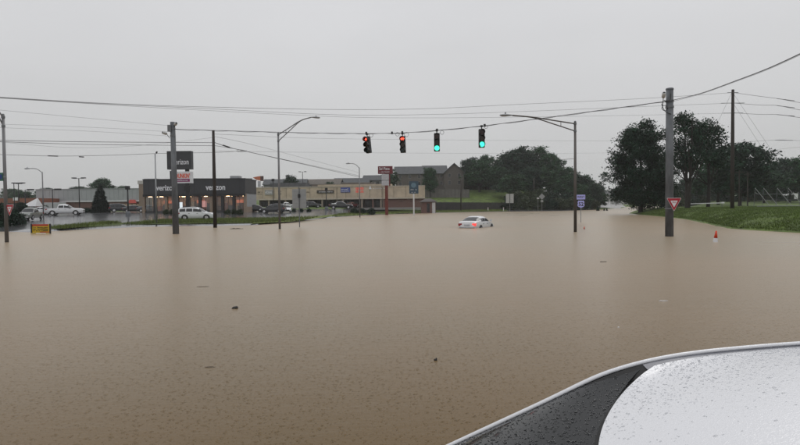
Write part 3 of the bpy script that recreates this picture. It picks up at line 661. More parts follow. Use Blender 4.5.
    def beads(fn, count, name, m, rmin, rmax, parent):
        vs, fs = [], []
        for i in range(count):
            u, v = rng.random(), rng.random(); p = Vector(fn(u, v)); e = .004
            du = Vector(fn(min(1, u + e), v)) - Vector(fn(max(0, u - e), v)); dv = Vector(fn(u, min(1, v + e))) - Vector(fn(u, max(0, v - e)))
            if du.length < 1e-7 or dv.length < 1e-7: continue
            du.normalize(); nn = du.cross(dv).normalized(); nn = nn if nn.z > 0 else -nn; dv = nn.cross(du)
            r = rng.uniform(rmin, rmax) * (1 if rng.random() < .8 else 1.6); st = rng.uniform(.8, 1.7); k0 = len(vs)
            for ring_r, hh in ((1, 0), (.72, .38)):
                for q in range(7): a = q * 2 * math.pi / 7; vs.append(p + du * (r * ring_r * math.cos(a)) + dv * (r * st * ring_r * math.sin(a)) + nn * (r * hh))
            vs.append(p + nn * r * .5)
            for q in range(7): q1 = (q + 1) % 7; fs += [(k0 + q, k0 + q1, k0 + 7 + q1, k0 + 7 + q), (k0 + 7 + q, k0 + 7 + q1, k0 + 14)]
        me = bpy.data.meshes.new(name); me.from_pydata(vs, [], fs); ob = mk(name, me, m, parent, True); ob['kind'] = 'stuff'; return ob
    drop = bpy.data.materials.new('rain_bead'); drop.use_nodes = True; db = drop.node_tree.nodes['Principled BSDF']
    db.inputs['Transmission Weight'].default_value = 1.0; db.inputs['IOR'].default_value = 1.33; db.inputs['Roughness'].default_value = .02; db.inputs['Base Color'].default_value = (.95, .96, .97, 1)
    beads(lambda u, v: ws(-1 + 2 * u, v), 16000, 'rain_beads', drop, .0008, .0021, wsg)
    beads(lambda u, v: roof_fn(.5 + math.copysign(.5 * abs(2 * u - 1) ** .35, u - .5), v), 15000, 'rain_beads', drop, .0006, .0017, o)
    car_body(st, 'body', paint, o)
    for wx in (1.42, -1.38):
        for s in (-1, 1):
            MB().disc((wx, .33), .385, s * .82, s * .919, 24).build('wheel_arch', DARKTRIM, o)
            tw = MB().disc((wx, .33), .33, s * .72, s * .928, 24).build('wheel', RUBBER, o)
            MB().disc((wx, .33), .21, s * .90, s * .935, 18).build('rim', CHROME, tw)
    for s in (-1, 1):
        MB().prism([(2.34, .50), (2.34, .62), (1.95, .69), (1.97, .56)], s * .5, s * .80).build('headlight', mat('headlight', (.75, .77, .8), .15), o)
        MB().prism([(-2.38, .68), (-2.36, .9), (-2.0, .93), (-2.05, .8)], s * .5, s * .80).build('taillight', mat('taillight', (.3, .01, .012), .25), o)
        for dx in (.2, -.75): MB().box(dx - .09, dx + .09, s * .90, s * .935, .82, .86).build('door_handle', paint, o)
near_car()

# ------------------------------------------------------------------ poles, lamps, signals
def pole_tube(parent, h, r0, r1, m, name='pole', base=-0.6, n=14):
    return MB().tube([(0, 0, base), (0, 0, h * .5), (0, 0, h)], [r0, (r0 + r1) / 2, r1], n).build(name, m, parent, True)
def cobra_head(parent, p, dirv, name='lamp_head', k=1.0):
    dirv = Vector(dirv).normalized(); sd_ = Vector((0, 0, 1)).cross(dirv).normalized(); b = MB(); rings = []
    for t, wd, up, dn in ((0, .05, .04, .03), (.2, .09, .07, .05), (.45, .16, .09, .08), (.7, .15, .07, .09), (.85, .07, .03, .05)):
        c = Vector(p) + dirv * t * k; rings.append([c + sd_ * wd * k * math.cos(a) + Vector((0, 0, (up if math.sin(a) > 0 else dn) * k * math.sin(a))) for a in [q * math.pi / 5 for q in range(10)]])
    o = b.loft(rings).build(name, LAMPGREY, parent, True)
    MB().tube([Vector(p) + dirv * .48 * k + Vector((0, 0, .08 * k)), Vector(p) + dirv * .48 * k + Vector((0, 0, .18 * k))], .05 * k, 8).build('photocell', LAMPGREY, o)
    return o
# street light with truss arm over the stranded car
def truss_light(label, px, D, ytop, armtip, brace_y, m, r=0.12):
    b0 = P(px, 230, D); top = P(px, ytop, D); o = thing('street_light', label, 'street light', (b0.x, D, 0))
    pole_tube(o, top.z, r, r * .72, m)
    tip = Vector(P(armtip[0], armtip[1], D + armtip[2])) - Vector((b0.x, D, 0)); z1 = top.z - .15; z2 = P(px, brace_y, D).z
    a = Vector((0, 0, z1)); c = Vector((0, 0, z2))
    hd = tip + (Vector((0, 0, z1)) - tip).normalized() * .9; hd.z = tip.z
    j = a.lerp(hd, .68); j.z = z1 + (tip.z - z1) * .80
    MB().tube(catmull([a, a.lerp(j, .5), j, hd], 16), .045, 8).build('arm', m, o, True)
    MB().tube(catmull([c, c.lerp(j, .5), j + Vector((0, 0, -.03)), hd + Vector((0, 0, -.02))], 16), .04, 8).build('brace', m, o, True)
    q = .34; MB().tube([a.lerp(j, q), c.lerp(j, q)], .022, 6).build('strut', m, o)
    dirv = tip - hd; cobra_head(o, hd, dirv, k=max(.9, dirv.length / .85))
    for z in (z1, z2): MB().tube([(0, 0, z - .06), (0, 0, z + .06)], r * .95, 12).build('clamp', DULLGREY, o)
    MB().tube([(0, 0, top.z - .01), (0, 0, top.z + .05)], [r * .8, r * .4], 12).build('cap', DULLGREY, o)
    return o
LPOLE = mat('street_light_pole', (0.20, 0.20, 0.205), 0.55, 0.4, 0.15, 2.0, stretch=(1, 1, .3))
LPOLE_BROWN = mat('street_light_bronze', (0.13, 0.118, 0.11), 0.55, 0.3, 0.15, 2.0, stretch=(1, 1, .3))
t1 = truss_light('tall street light with truss arm reaching left beside the route sign', 575.3, 40.5, 121.5, (500, 115, -1.0), 131, LPOLE_BROWN, .11)
MB().tube([(0, 0, P(575, 158.5, 40.5).z), (-.9, -.1, P(575, 159.5, 40.5).z)], .015, 6).build('bracket', LPOLE_BROWN, t1)
truss_light('bare steel street light with truss arm reaching right, before the strip mall', 279.8, 52, 133, (320, 117.5, 1.0), 141, LPOLE, .105)
t3 = truss_light('street light at the picture edge carrying a yield sign and blue street sign', 6.5, 35, 114.5, (-30, 96, -1), 126, LPOLE, .11)
# yield sign builder
SIGN_RED = mat('sign_red', (0.42, 0.012, 0.03), 0.4, 0, 0.05); SIGN_WHITE = mat('sign_white', (0.78, 0.78, 0.8), 0.4, 0, 0.04); SIGN_BACK = mat('sign_back', (0.35, 0.36, 0.36), 0.45, 0.6, 0.08)
def tri(s, r=.06):
    h = s * .866; return [(-s / 2, h / 2), (s / 2, h / 2), (0, -h / 2)]
def rtri(s, rad):
    pts = tri(s); out = []; cen = (0, s * .866 / 6)
    for i in range(3):
        p = Vector(pts[i]); a = (Vector(pts[i - 1]) - p).normalized(); b = (Vector(pts[(i + 1) % 3]) - p).normalized()
        for t in (0, .25, .5, .75, 1): out.append(tuple(p + a * rad * (1 - t) ** 1.5 + b * rad * t ** 1.5))
    return out
def yield_sign(loc, rz, s, label, post=None):
    o = thing('yield_sign', label, 'road sign', loc, rz)
    MB().prism(rtri(s, .05), 0, .004).build('border', SIGN_WHITE, o)
    MB().prism(rtri(s * .94, .045), -.003, -.0005).build('red_panel', SIGN_RED, o, loc=(0, 0, s * .006))
    w_ = MB().prism(rtri(s * .50, .03), -.006, -.0035).build('white_panel', SIGN_WHITE, o, loc=(0, 0, s * .04))
    lettering('YIELD', s * .105, SIGN_RED, w_, (0, -.008, s * .10), depth=.001, bold=.002)
    MB().box(-.03, .03, .005, .06, -s * .3, s * .38).build('mounting_bracket', SIGN_BACK, o)
    return o
sp = P(671.8, 204.6, 34); 
ys = P(11.2, 210.3, 35)
yield_sign((ys.x, 34.85, ys.z), R(-24), .82, 'red and white yield sign on the light pole at the picture edge')
bs = P(-8, 177, 35); o = thing('street_name_sign', 'blue and green street sign cut by the picture edge', 'road sign', (bs.x, 34.86, bs.z))
MB().box(-.75, .75, 0, .02, -.25, .25).build('panel', mat('sign_green', (.02, .12, .08), .4), o); MB().box(-.70, .70, -.004, -.001, -.13, .14).build('blue_panel', mat('sign_blue', (.01, .04, .22), .4), o)
letter_blocks(7, 1.2, .12, SIGN_WHITE, o, (0, -.006, 0), 3)
MB().box(.6, .9, .021, .05, -.04, .04).build('bracket', GALV, o)

# strain poles
def camera_unit(parent, p, d):
    d = Vector(d).normalized(); p = Vector(p); b = MB().tube([p, p + d * .08, p + d * .34, p + d * .36], [.07, .11, .11, .09], 12).build('camera', mat('camera_white', (.62, .63, .62), .4), parent, True)
    MB().tube([p + d * .35, p + d * .37], .075, 12).build('lens', GLASS, b)
    MB().tube([p + Vector((0, 0, -.02)), p + d * -.25 + Vector((0, 0, -.25))], .02, 6).build('bracket', DULLGREY, b)
pr = P(669.3, 236, 34)
o = thing('strain_pole', 'thick grey steel strain pole carrying the nearer yield sign', 'pole', (pr.x, 34, 0))
ztop = P(669, 89.5, 34).z; pole_tube(o, ztop, .235, .20, CONC, n=20); MB().tube([(0, 0, ztop), (0, 0, ztop + .08)], [.23, .2], 20).build('cap', DULLGREY, o)
zc_ = P(669, 101, 34).z
for z in (zc_, zc_ - .35): MB().tube([(0, 0, z - .05), (0, 0, z + .05)], .235, 20).build('band_clamp', DULLGREY, o)
camera_unit(o, (-.42, -.1, P(661, 98, 34).z), (-.15, -.6, .6)); MB().tube([(-.4, -.1, zc_ + .05), (-.05, -.05, zc_ - .1)], .02, 6).build('bracket', DULLGREY, o)
lp = MB(); c0 = Vector((-.34, -.12, zc_ - .42)); lp.tube([c0 + Vector((.17 * math.cos(a), 0, .15 * math.sin(a))) for a in [k * math.pi / 9 for k in range(19)]], .018, 6, False); lp.build('cable_loop', WIRE, o, True)
MB().tube(catmull([(-.05, -.24, zc_ + .4), (-.12, -.27, zc_), (-.5, -.1, zc_ - .1), (-.33, -.12, zc_ - .6), (-.02, -.25, zc_ - .8)], 20), .02, 6).build('cable_drop', WIRE, o, True)
yield_sign((P(671.8, 204.6, 34).x, 33.72, sp.z), R(4), .90, 'large red and white yield sign facing us on the thick steel pole')
MB().tube([(0, 0, sp.z - .25), (0, 0, sp.z - .21)], .262, 20).build('band_clamp', GALV, o)
pl = P(176, 234, 44)
o = thing('strain_pole', 'grey strain pole with two cameras in front of the pylon sign', 'pole', (pl.x, 44, 0))
ptop = P(172.6, 122, 44); zt_ = ptop.z
MB().tube([(0, 0, -.6), ((ptop.x - pl.x) * .5, 0, zt_ * .5), (ptop.x - pl.x, 0, zt_)], [.24, .21, .18], 18).build('pole', CONC, o, True)
tx = ptop.x - pl.x
MB().box(tx - .28, tx - .02, -.32, -.2, zt_ - .75, zt_ - .25).build('control_box', DULLGREY, o)
camera_unit(o, (tx + .22, -.1, zt_ - .22), (.5, -.7, .2)); camera_unit(o, (tx - .42, -.1, P(167, 134, 44).z), (-.5, -.7, .2))
for z in (zt_ - .5, zt_ - 1.05): MB().tube([(tx, 0, z - .05), (tx, 0, z + .05)], .2, 18).build('band_clamp', DULLGREY, o)
# wood poles
def wood_pole(label, px, D, ybase, ytop, r, z0=None, arms=()):
    b = P(px, ybase, D); t = P(px, ytop, D); z0 = b.z if z0 is None else z0
    o = thing('utility_pole', label, 'utility pole', (b.x, D, z0))
    MB().tube([(0, 0, -.8), (0, 0, (t.z - z0) * .5), (0, 0, t.z - z0)], [r * 1.1, r, r * .75], 12).build('pole', WOOD, o, True)
    for zy, L, q in arms:
        z = P(px, zy, D).z - z0
        MB().box(-L / 2, L / 2, -.06 - r, .06 - r, z - .06, z + .06).build('crossarm', WOOD, o)
        for s in (-1, 0, 1)[:q] if q < 3 else (-1, 0, 1): MB().tube([(s * L * .45, -r, z + .06), (s * L * .45, -r, z + .26)], [.05, .03], 8).build('insulator', mat('insulator', (.2, .2, .21), .3), o)
    return o
wood_pole('dark wooden utility pole behind the white SUV', 215.2, 57, 228, 130.5, .17, -0.0)
o = wood_pole('tall wooden transmission pole standing in the grass bank', 732.2, 75, 209, 89.5, .22)
for zy, L in ((92.5, .7), (103, 1.5), (113, 1.3)):
    z = P(732, zy, 75).z - o.location.z
    MB().tube([(-L, 0, z), (L, 0, z)], .035, 8).build('insulator_arm', DULLGREY, o)
# slim posts
def slim_post(name, label, px, D, ytop, r, m, ybase=None, head=None, z0=None):
    x = X(px, D); z0 = HL(x, D) if z0 is None else z0; t = P(px, ytop, D).z
    o = thing(name, label, 'lamp post' if head else 'post', (x, D, z0))
    MB().tube([(0, 0, -.3), (0, 0, t - z0)], [r, r * .8], 10).build('pole', m, o, True)
    h = t - z0
    if head == 'double':
        MB().box(-1.05, 1.05, -.04, .04, h - .02, h + .05).build('arm', BLACK, o)
        for s in (-1, 1): MB().box(s * .9 - .38, s * .9 + .38, -.25, .25, h + .02, h + .2).build('lamp_head', BLACK, o)
    elif head == 'single':
        MB().box(0, 1.5, -.05, .05, h - .02, h + .06).build('arm', BLACK, o); MB().box(.5, 1.6, -.28, .28, h - .1, h + .18).build('lamp_head', BLACK, o)
    elif head == 'box':
        MB().box(-.28, .28, -.28, .28, h - .1, h + .5).build('lamp_head', BLACK, o)
        MB().tube([(0, 0, -.2), (0, 0, .55), (0, 0, .75)], [.42, .40, .25], 14).build('concrete_base', CONC, o)
    elif head and head[0] == 'cobra':
        tip = P(head[1], head[2], D) - Vector((x, D, z0)); a = Vector((0, 0, h - .1)); hd = tip * .75 + a * .25; hd.z = tip.z
        MB().tube(catmull([a, a.lerp(hd, .5) + Vector((0, 0, .25)), hd], 12), .05, 8).build('arm', m, o, True); cobra_head(o, hd, tip - hd, k=max(1.2, (tip - hd).length / .85))
    return o
slim_post('lamp_post', 'slim grey pole in front of the phone shop, a bird perched at its tip', 156.3, 66, 153.5, .085, GALV)
b0 = MB(); 
slim_post('lamp_post', 'curved-arm street lamp above the white tent', 43.2, 88, 172, .10, LPOLE, head=('cobra', 27.5, 168.5))
slim_post('lamp_post', 'curved-arm street lamp before the strip mall, near the red pole sign', 359.8, 104, 167.5, .10, LPOLE, head=('cobra', 349, 163.5))
slim_post('lamp_post', 'double-headed parking lamp above the white pickup', 79.5, 112, 178.5, .10, DARKTRIM, head='double')
slim_post('lamp_post', 'single-arm parking lamp behind the white pickup bed', 52.8, 112, 189.5, .10, DARKTRIM, head='single')
slim_post('lamp_post', 'short dark lamp post on concrete foot before the dark cars', 128, 95, 189, .14, DARKTRIM, head='box')
slim_post('lamp_post', 'double-headed parking lamp over the orange drive-in', 19, 118, 183.5, .10, DARKTRIM, head='double')
slim_post('lamp_post', 'plain dark parking lamp pole beside the light pole at the edge', 14.5, 122, 183.5, .10, DARKTRIM, head='single')
slim_post('lamp_post', 'single-arm parking lamp left of the white tent', 25.5, 110, 190, .10, DARKTRIM, head='single')
slim_post('lamp_post', 'dark parking lamp left of the strip mall script sign', 273.5, 130, 181, .09, DARKTRIM, head='box')
slim_post('lamp_post', 'thin parking lamp rising over the strip mall roof', 303, 190, 172, .12, DARKTRIM, head='double')
slim_post('lamp_post', 'short dark lamp beside the black pickup', 326.5, 130, 190, .12, DARKTRIM, head='box')
slim_post('utility_pole', 'dark wooden pole in front of the retaining wall by the wood', 461, 172, 179, .20, WOOD)
slim_post('utility_pole', 'weathered wooden pole standing in the wood', 534, 200, 178, .20, WOOD)

# traffic signals
SIG = mat('signal_black', (0.012, 0.013, 0.013), 0.45, 0, 0.1)
REDL = mat('red_signal_light', (0.5, 0.02, 0.02), 0.3, emit=(1.0, 0.07, 0.035), estr=3.2); GRNL = mat('green_signal_light', (0.05, 0.5, 0.35), 0.3, emit=(0.06, 1.0, 0.62), estr=1.5)
OFFL = {'red': mat('lens_red_off', (.05, .006, .006), .2), 'yellow': mat('lens_amber_off', (.05, .025, .005), .2), 'green': mat('lens_green_off', (.006, .03, .022), .2)}
def signal(px, ytop, ybot, D, lit, label, tilt=0.0, rz=0.0):
    top = P(px, ytop, D); h = (ytop - ybot) * -D / FOC; k = h / 1.07
    o = thing('traffic_light', label, 'traffic light', (top.x, D, top.z), rz); o.rotation_euler = (0, tilt, rz); o.scale = (k, k, k)
    bevel(MB().box(-.17, .17, -.02, .22, -1.07, 0).build('housing', SIG, o), .03, 2)
    for i, c in enumerate(('red', 'yellow', 'green')):
        z = -.18 - i * .355; on = (c == lit)
        l = MB().disc((0, z), .148, -.035, -.02, 24).build('lens', (GRNL if c == 'green' else BLACK) if on else OFFL[c], o)
        if on and c == 'red':
            MB().prism([(-.13, z), (-.03, z + .10), (-.03, z + .035), (.12, z + .035), (.12, z - .035), (-.03, z - .035), (-.03, z - .10)], -.045, -.036).build('arrow', REDL, l)
            MB().tube([(.05, -.04, z + .11), (.05, -.04, z - .11)], .012, 6).build('glow_bar', REDL, l)
        vr = MB(); n = 16; rings = []
        for yy in (-.02, -.14, -.26):
            a0, a1 = R(-50), R(230); dz = 0
            rings.append([(.165 * math.cos(a0 + (a1 - a0) * q / n), yy, z + .165 * math.sin(a0 + (a1 - a0) * q / n)) for q in range(n + 1)])
        vs = [p for r_ in rings for p in r_]; fs = [(i_ * (n + 1) + q, i_ * (n + 1) + q + 1, (i_ + 1) * (n + 1) + q + 1, (i_ + 1) * (n + 1) + q) for i_ in range(2) for q in range(n)]
        ob = vr.add(vs, fs).build('visor', SIG, o, True); so_ = ob.modifiers.new('thick', 'SOLIDIFY'); so_.thickness = .008
    MB().tube([(0, .1, 0), (0, .1, .17)], .03, 8).build('hanger', SIG, o); MB().box(-.07, .07, .04, .16, .12, .22).build('wire_clamp', SIG, o)
    return o
signal(366.5, 136.5, 153, 38.6, 'red', 'leftmost traffic light, red arrow lit, tilted on the span wire', R(-6), R(-28))
signal(402.3, 136, 152.5, 37.6, 'red', 'second traffic light from the left, showing a red arrow', R(-2), R(-10))
signal(436.8, 133, 151, 36.6, 'green', 'third traffic light from the left, showing green', 0, R(-3))
signal(481.8, 128.8, 147.3, 35.6, 'green', 'rightmost traffic light on the span wire, showing green', 0, 0)

# ------------------------------------------------------------------ overhead wires
def wire(label, pts, r=.012, m=None, name='overhead_wire', n=60):
    o = MB().tube(catmull([P(*p) for p in pts], n), r, 5).build(name, m or WIRE, None, True); return tag(o, label, 'wire')
span = thing('span_wire', 'thick span wire carrying the four traffic lights between the strain poles', 'wire', tuple(P(176, 129, 44)))
def span_part(pts, r, name, m=WIRE):
    vs = [p - span.location for p in catmull([P(*p) for p in pts], 90)]
    return MB().tube(vs, r, 6).build(name, m, span, True)
SP = [(173.5, 129, 44), (215, 130.3, 42.5), (300, 132.6, 40.3), (366, 133.4, 38.8), (402, 132.8, 37.8), (437, 130.3, 36.8), (482, 125.9, 35.8), (540, 118.4, 35), (600, 110.2, 34.5), (667, 101, 34)]
span_part(SP, .017, 'messenger_cable', WIRE_GREY)
span_part([(a, b + .5 + .35 * math.sin(a * .21), D - .03) for a, b, D in [(SP[0][0] + (SP[-1][0] - SP[0][0]) * k / 60, float(np.interp(SP[0][0] + (SP[-1][0] - SP[0][0]) * k / 60, [p[0] for p in SP], [p[1] for p in SP])), float(np.interp(SP[0][0] + (SP[-1][0] - SP[0][0]) * k / 60, [p[0] for p in SP], [p[2] for p in SP]))) for k in range(61)]], .013, 'signal_cable')
for a, b, D, rr_ in ((371, 135.2, 38.5, .13), (397.5, 134.2, 37.9, .12), (406.5, 134.4, 37.6, .14), (442, 132.4, 36.6, .12), (486, 126.8, 35.6, .10)):
    c0 = P(a, b, D) - span.location
    MB().tube([c0 + Vector((rr_ * math.cos(q), 0, rr_ * math.sin(q))) for q in [k * math.pi / 8 for k in range(17)]], .013, 6, False).build('cable_loop', WIRE_GREY, span, True)
for a, b, D in ((392, 133, 38), (484.6, 125.5, 35.7), (366.3, 133.2, 38.7), (402.3, 132.6, 37.7), (437, 130.2, 36.7)):
    c0 = P(a, b, D) - span.location; MB().box(c0.x - .06, c0.x + .06, c0.y - .08, c0.y + .05, c0.z - .07, c0.z + .09).build('cable_clamp', SIG, span)
wire('heavy cable climbing from the thick steel pole out of the picture', [(671, 100.5, 34), (700, 93.5, 29), (735, 81, 24), (770, 67.5, 20.5), (812, 48, 17.5)], .017)
wire('thin companion cable lashed along the heavy climbing cable', [(671, 101.8, 33.9), (700, 94.2, 28.9), (735, 81.8, 23.9), (770, 68.5, 20.4), (812, 49.2, 17.4)], .008, WIRE_GREY)
wire('topmost long power line crossing the sky to the transmission pole', [(-40, 94.5, 40), (0, 97, 42), (100, 103, 47), (200, 106.7, 52), (340, 109.5, 58), (430, 108.5, 63), (520, 104.2, 67), (640, 98.6, 72), (732, 92.6, 75)], .017, WIRE_GREY)
wire('second long power line just below the topmost one', [(-40, 95, 40), (0, 97.6, 42), (100, 103.6, 47), (200, 108.2, 52), (340, 114.8, 58), (430, 114.4, 63), (520, 111.5, 67), (640, 106.6, 72), (732, 103, 75)], .015, WIRE_GREY)
wire('third long power line, lowest of the three to the transmission pole', [(-40, 95.5, 40), (0, 98, 42), (100, 104.2, 47), (200, 110, 52), (340, 116.8, 58), (430, 117.8, 63), (520, 117, 67), (640, 115.1, 72), (732, 113, 75)], .012, WIRE_GREY)
for k, (ya, yb, yc) in enumerate(((92.3, 98.5, 102.5), (102.8, 105.5, 109.8), (112.6, 114.5, 117.5))):
    w_ = thing('overhead_wire', ['upper', 'middle', 'lower'][k] + ' power line running right from the transmission pole, with a thick sleeve', 'wire', tuple(P(732, ya, 75)))
    pts = [P(*p) - w_.location for p in [(732, ya, 75), (760, (ya + yb) / 2 + .8, 71), (778, yb, 68), (800, yc, 65), (850, yc + 7, 60)]]
    MB().tube(catmull(pts, 30), .022, 5).build('line', WIRE_GREY, w_, True)
    MB().tube([P(777, yb, 68) - w_.location, P(794.5, yb + (2.2 if k < 2 else 1.6), 66) - w_.location], .034, 6).build('sleeve', WIRE, w_)
wire('thin line carrying the lone dark sleeve at the far right', [(745, 142, 86), (775, 140, 80), (793, 140.3, 78), (840, 142.5, 72)], .016, WIRE_GREY)
wire('thin slack line below the sleeves at the far right', [(770, 150.5, 90), (785, 148.5, 85), (800, 147, 80), (840, 143, 72)], .012, WIRE_GREY)
w_ = wire('short dark sleeve on a thin line, lowest sleeve at the far right', [(775, 140, 80), (793, 140.3, 78)], .034)
for lab, a, b in (('long guy wire slanting right from the transmission pole top', (733, 93, 75), (790, 178, 72)), ('short guy wire slanting right from the transmission pole', (733, 103, 75), (770, 160, 72)), ('guy wire slanting left from the transmission pole top', (731.5, 93, 75), (705, 150, 78))):
    wire(lab, [a, tuple((np.array(a) + np.array(b)) / 2), b], .012, WIRE_GREY, n=8)
wire('faint wire sloping down from the left edge to the camera pole top', [(-40, 106, 40), (0, 110, 41), (90, 118.3, 43), (172, 125.8, 44)], .008, WIRE_GREY)
wire('faint wire just above the dark cable pair, left of the camera pole', [(-40, 122, 40), (0, 124, 41), (90, 127.2, 43), (172, 131.8, 44)], .007, WIRE_GREY)
wire('faint lowest thin wire above the dark cable pair', [(-40, 125.5, 40), (0, 127.5, 41), (90, 131.2, 43), (172, 136.2, 44)], .007, WIRE_GREY)
wire('upper dark cable running left from the wooden pole', [(-40, 139.2, 48), (0, 140.2, 50), (90, 141.8, 53), (215, 142.6, 57)], .022)
wire('lower dark cable running left from the wooden pole', [(-40, 140.2, 48), (0, 141.6, 50), (90, 144.4, 53), (215, 145.6, 57)], .020)
wire('slack thin cable hanging under the dark cable pair', [(0, 141.9, 50), (60, 147, 52), (110, 147.2, 53), (160, 143.6, 55), (215, 137.2, 57)], .008, WIRE_GREY)
wire('lowest bundled cable sagging past the pylon sign to the wooden pole', [(-40, 153.6, 48), (0, 154.5, 50), (55, 156, 52), (110, 155.2, 53), (160, 153.4, 55), (215, 152.4, 57), (240, 151, 58), (247, 150.5, 58.5)], .016)
for k, (a, b) in enumerate(((48, 58), (79, 84))):
    tag(MB().tube([P(a, 155.8 + k * .9, 51.8), P(b, 156.1 + k * .9, 52)], .05, 6).build('cable_splice', WIRE), ['long', 'short'][k] + ' black splice case on the lowest bundled cable', 'splice')
wire('thick dark cable dropping right from the wooden pole to the lamp post', [(215, 142.6, 57), (228, 147, 60), (247, 151.5, 64), (300, 163.4, 82), (359, 176.8, 104)], .03)
wire('second cable of the bundle dropping right from the wooden pole', [(215, 145.6, 57), (238, 149.4, 61), (260, 154.3, 68), (310, 165, 86), (359, 175.6, 104)], .02)
wire('thin upper wire dropping right from the wooden pole', [(215, 136.5, 57), (250, 144, 66), (300, 157, 83), (359, 172.5, 104)], .014, WIRE_GREY)
ls = MB(); c0 = P(240.5, 150.8, 61); ls.tube([c0 + Vector((.42 * math.cos(q), 0, .12 * math.sin(q))) for q in [k * math.pi / 8 for k in range(17)]], .014, 5, False)
tag(ls.build('cable_loop', WIRE, None, True), 'coiled cable loop hanging just right of the wooden pole', 'cable')
sl = MB().tube([P(223, 145.2, 59), P(229.5, 147.3, 60)], .07, 6).build('cable_splice', WIRE); tag(sl, 'black splice case on the thick dropping cable by the wooden pole', 'splice')
wire('faint far wire crossing the sky above the apartment roofs', [(215, 134, 57), (340, 138.7, 90), (540, 140.6, 120), (660, 141, 135)], .014, WIRE_GREY)
wire('faint lower far wire just above the apartment roofs', [(215, 151, 57), (350, 152.6, 90), (540, 153.5, 120), (660, 152, 135)], .012, WIRE_GREY)

# ------------------------------------------------------------------ signs along the road
POST = mat('sign_post', (.28, .29, .29), .5, .5, .1)
# route marker
D = 62; rb_ = P(581, 223, D); o = thing('route_sign', 'white route marker with black shield panel in the water behind the street light', 'road sign', (rb_.x, D, 0))
VIOLET = mat('retro_violet_tint', (.50, .50, .95), .35, 0, .03, emit=(.55, .55, 1.0), estr=.0)  # white sheeting with violet retroreflected light put into its base colour
z0, z1 = P(581, 208.3, D).z, P(581, 200, D).z; z2, z3 = P(581, 199.4, D).z, P(581, 194.7, D).z; hw = 4.3 * D / FOC
MB().tube([(0, .06, -.6), (0, .06, z3)], .035, 8).build('post', POST, o)
MB().box(-hw, hw, 0, .02, z0, z1).build('black_panel', BLACK, o)
zm = (z0 + z1) / 2; hh = (z1 - z0) / 2; 
shp = [(-.62, .95), (-.30, .82), (0, .95), (.30, .82), (.62, .95), (.90, .55), (.80, .2), (.93, -.25), (.75, -.62), (.3, -.80), (0, -.97), (-.3, -.80), (-.75, -.62), (-.93, -.25), (-.80, .2), (-.90, .55)]
sh_ = MB().prism([(x * hw * .90, zm + y * hh * .96) for x, y in shp], -.012, -.002).build('shield', VIOLET, o)
lettering('52', .56, BLACK, sh_, (0, -.016, zm - .02), depth=.002, bold=.012)
dp = MB().box(-hw, hw, 0, .02, z2, z3).build('direction_panel', VIOLET, o); lettering('WEST', .30, BLACK, dp, (0, -.006, (z2 + z3) / 2), depth=.002, bold=.004)
# ribbed aluminium sign back
D = 56; b_ = P(299.6, 227, D); o = thing('road_sign', 'ribbed aluminium back of a large road sign on a single post', 'road sign', (b_.x, D, 0))
zb0, zb1 = P(299, 208.5, D).z, P(299, 189, D).z; hw = 7.0 * D / FOC
MB().box(-hw, hw, .06, .08, zb0, zb1).build('panel', SIGN_BACK, o)
for k in range(5): z = zb0 + (zb1 - zb0) * (k + .5) / 5; MB().box(-hw * .97, hw * .97, .03, .06, z - .03, z + .03).build('rib', SIGN_BACK, o)
MB().tube([(0, 0, -.6), (0, 0, zb1 + .25)], .045, 8).build('post', DULLGREY, o); MB().box(-.11, .11, -.07, -.05, P(299, 198, D).z, P(299, 194, D).z).build('small_plate', DARKTRIM, o)
# far signs near the wood
for px, ya, yb, D, rot in ((509.8, 193.8, 203, 168, 0),):
    x = X(px, D); o = thing('road_sign', 'pair of pale rectangular road signs at the foot of the wood', 'road sign', (x, D, HL(x, D)))
    for s in (-1, 1):
        c0 = s * .62; MB().box(c0 - .5, c0 + .5, 0, .03, P(px, yb, D).z - o.location.z, P(px, ya, D).z - o.location.z).build('panel', mat('faded_sign', (.45, .46, .44), .5), o)
    MB().tube([(0, .06, -.5), (0, .06, P(px, ya, D).z - o.location.z)], .05, 6).build('post', POST, o)
x = X(542, 166); o = thing('road_sign', 'grey diamond-shaped road sign before the wood', 'road sign', (x, 166, HL(x, 166)))
zc0 = P(542, 196.5, 166).z - o.location.z; q = 3.1 * 166 / FOC
MB().prism([(-q, zc0), (0, zc0 - q), (q, zc0), (0, zc0 + q)], 0, .03).build('panel', SIGN_BACK, o); MB().box(-.35, .35, 0, .03, zc0 - q - .75, zc0 - q - .1).build('plaque', SIGN_BACK, o)
MB().tube([(0, .06, -.5), (0, .06, zc0)], .05, 6).build('post', POST, o)
x = X(538, 168); o = thing('post', 'short post with a small white top plate left of the diamond sign', 'post', (x, 168, HL(x, 168)))
zz = P(538, 198, 168).z - o.location.z; MB().tube([(0, 0, -.5), (0, 0, zz)], .05, 6).build('pole', POST, o); MB().box(-.35, .35, -.03, 0, zz - .25, zz + .1).build('plate', SIGN_WHITE, o)
for k, px in enumerate((488, 503.5)):
    x = X(px, 172); o = thing('marker_post', ['white marker post nearer the apartments, by the waterline', 'white marker post nearer the wood, by the waterline'][k], 'post', (x, 172, HL(x, 172))); MB().tube([(0, 0, -.3), (0, 0, 1.1)], .12, 8).build('stake', WHITEP, o); MB().tube([(0, 0, .85), (0, 0, .95)], .125, 8).build('band', SIGN_RED, o)
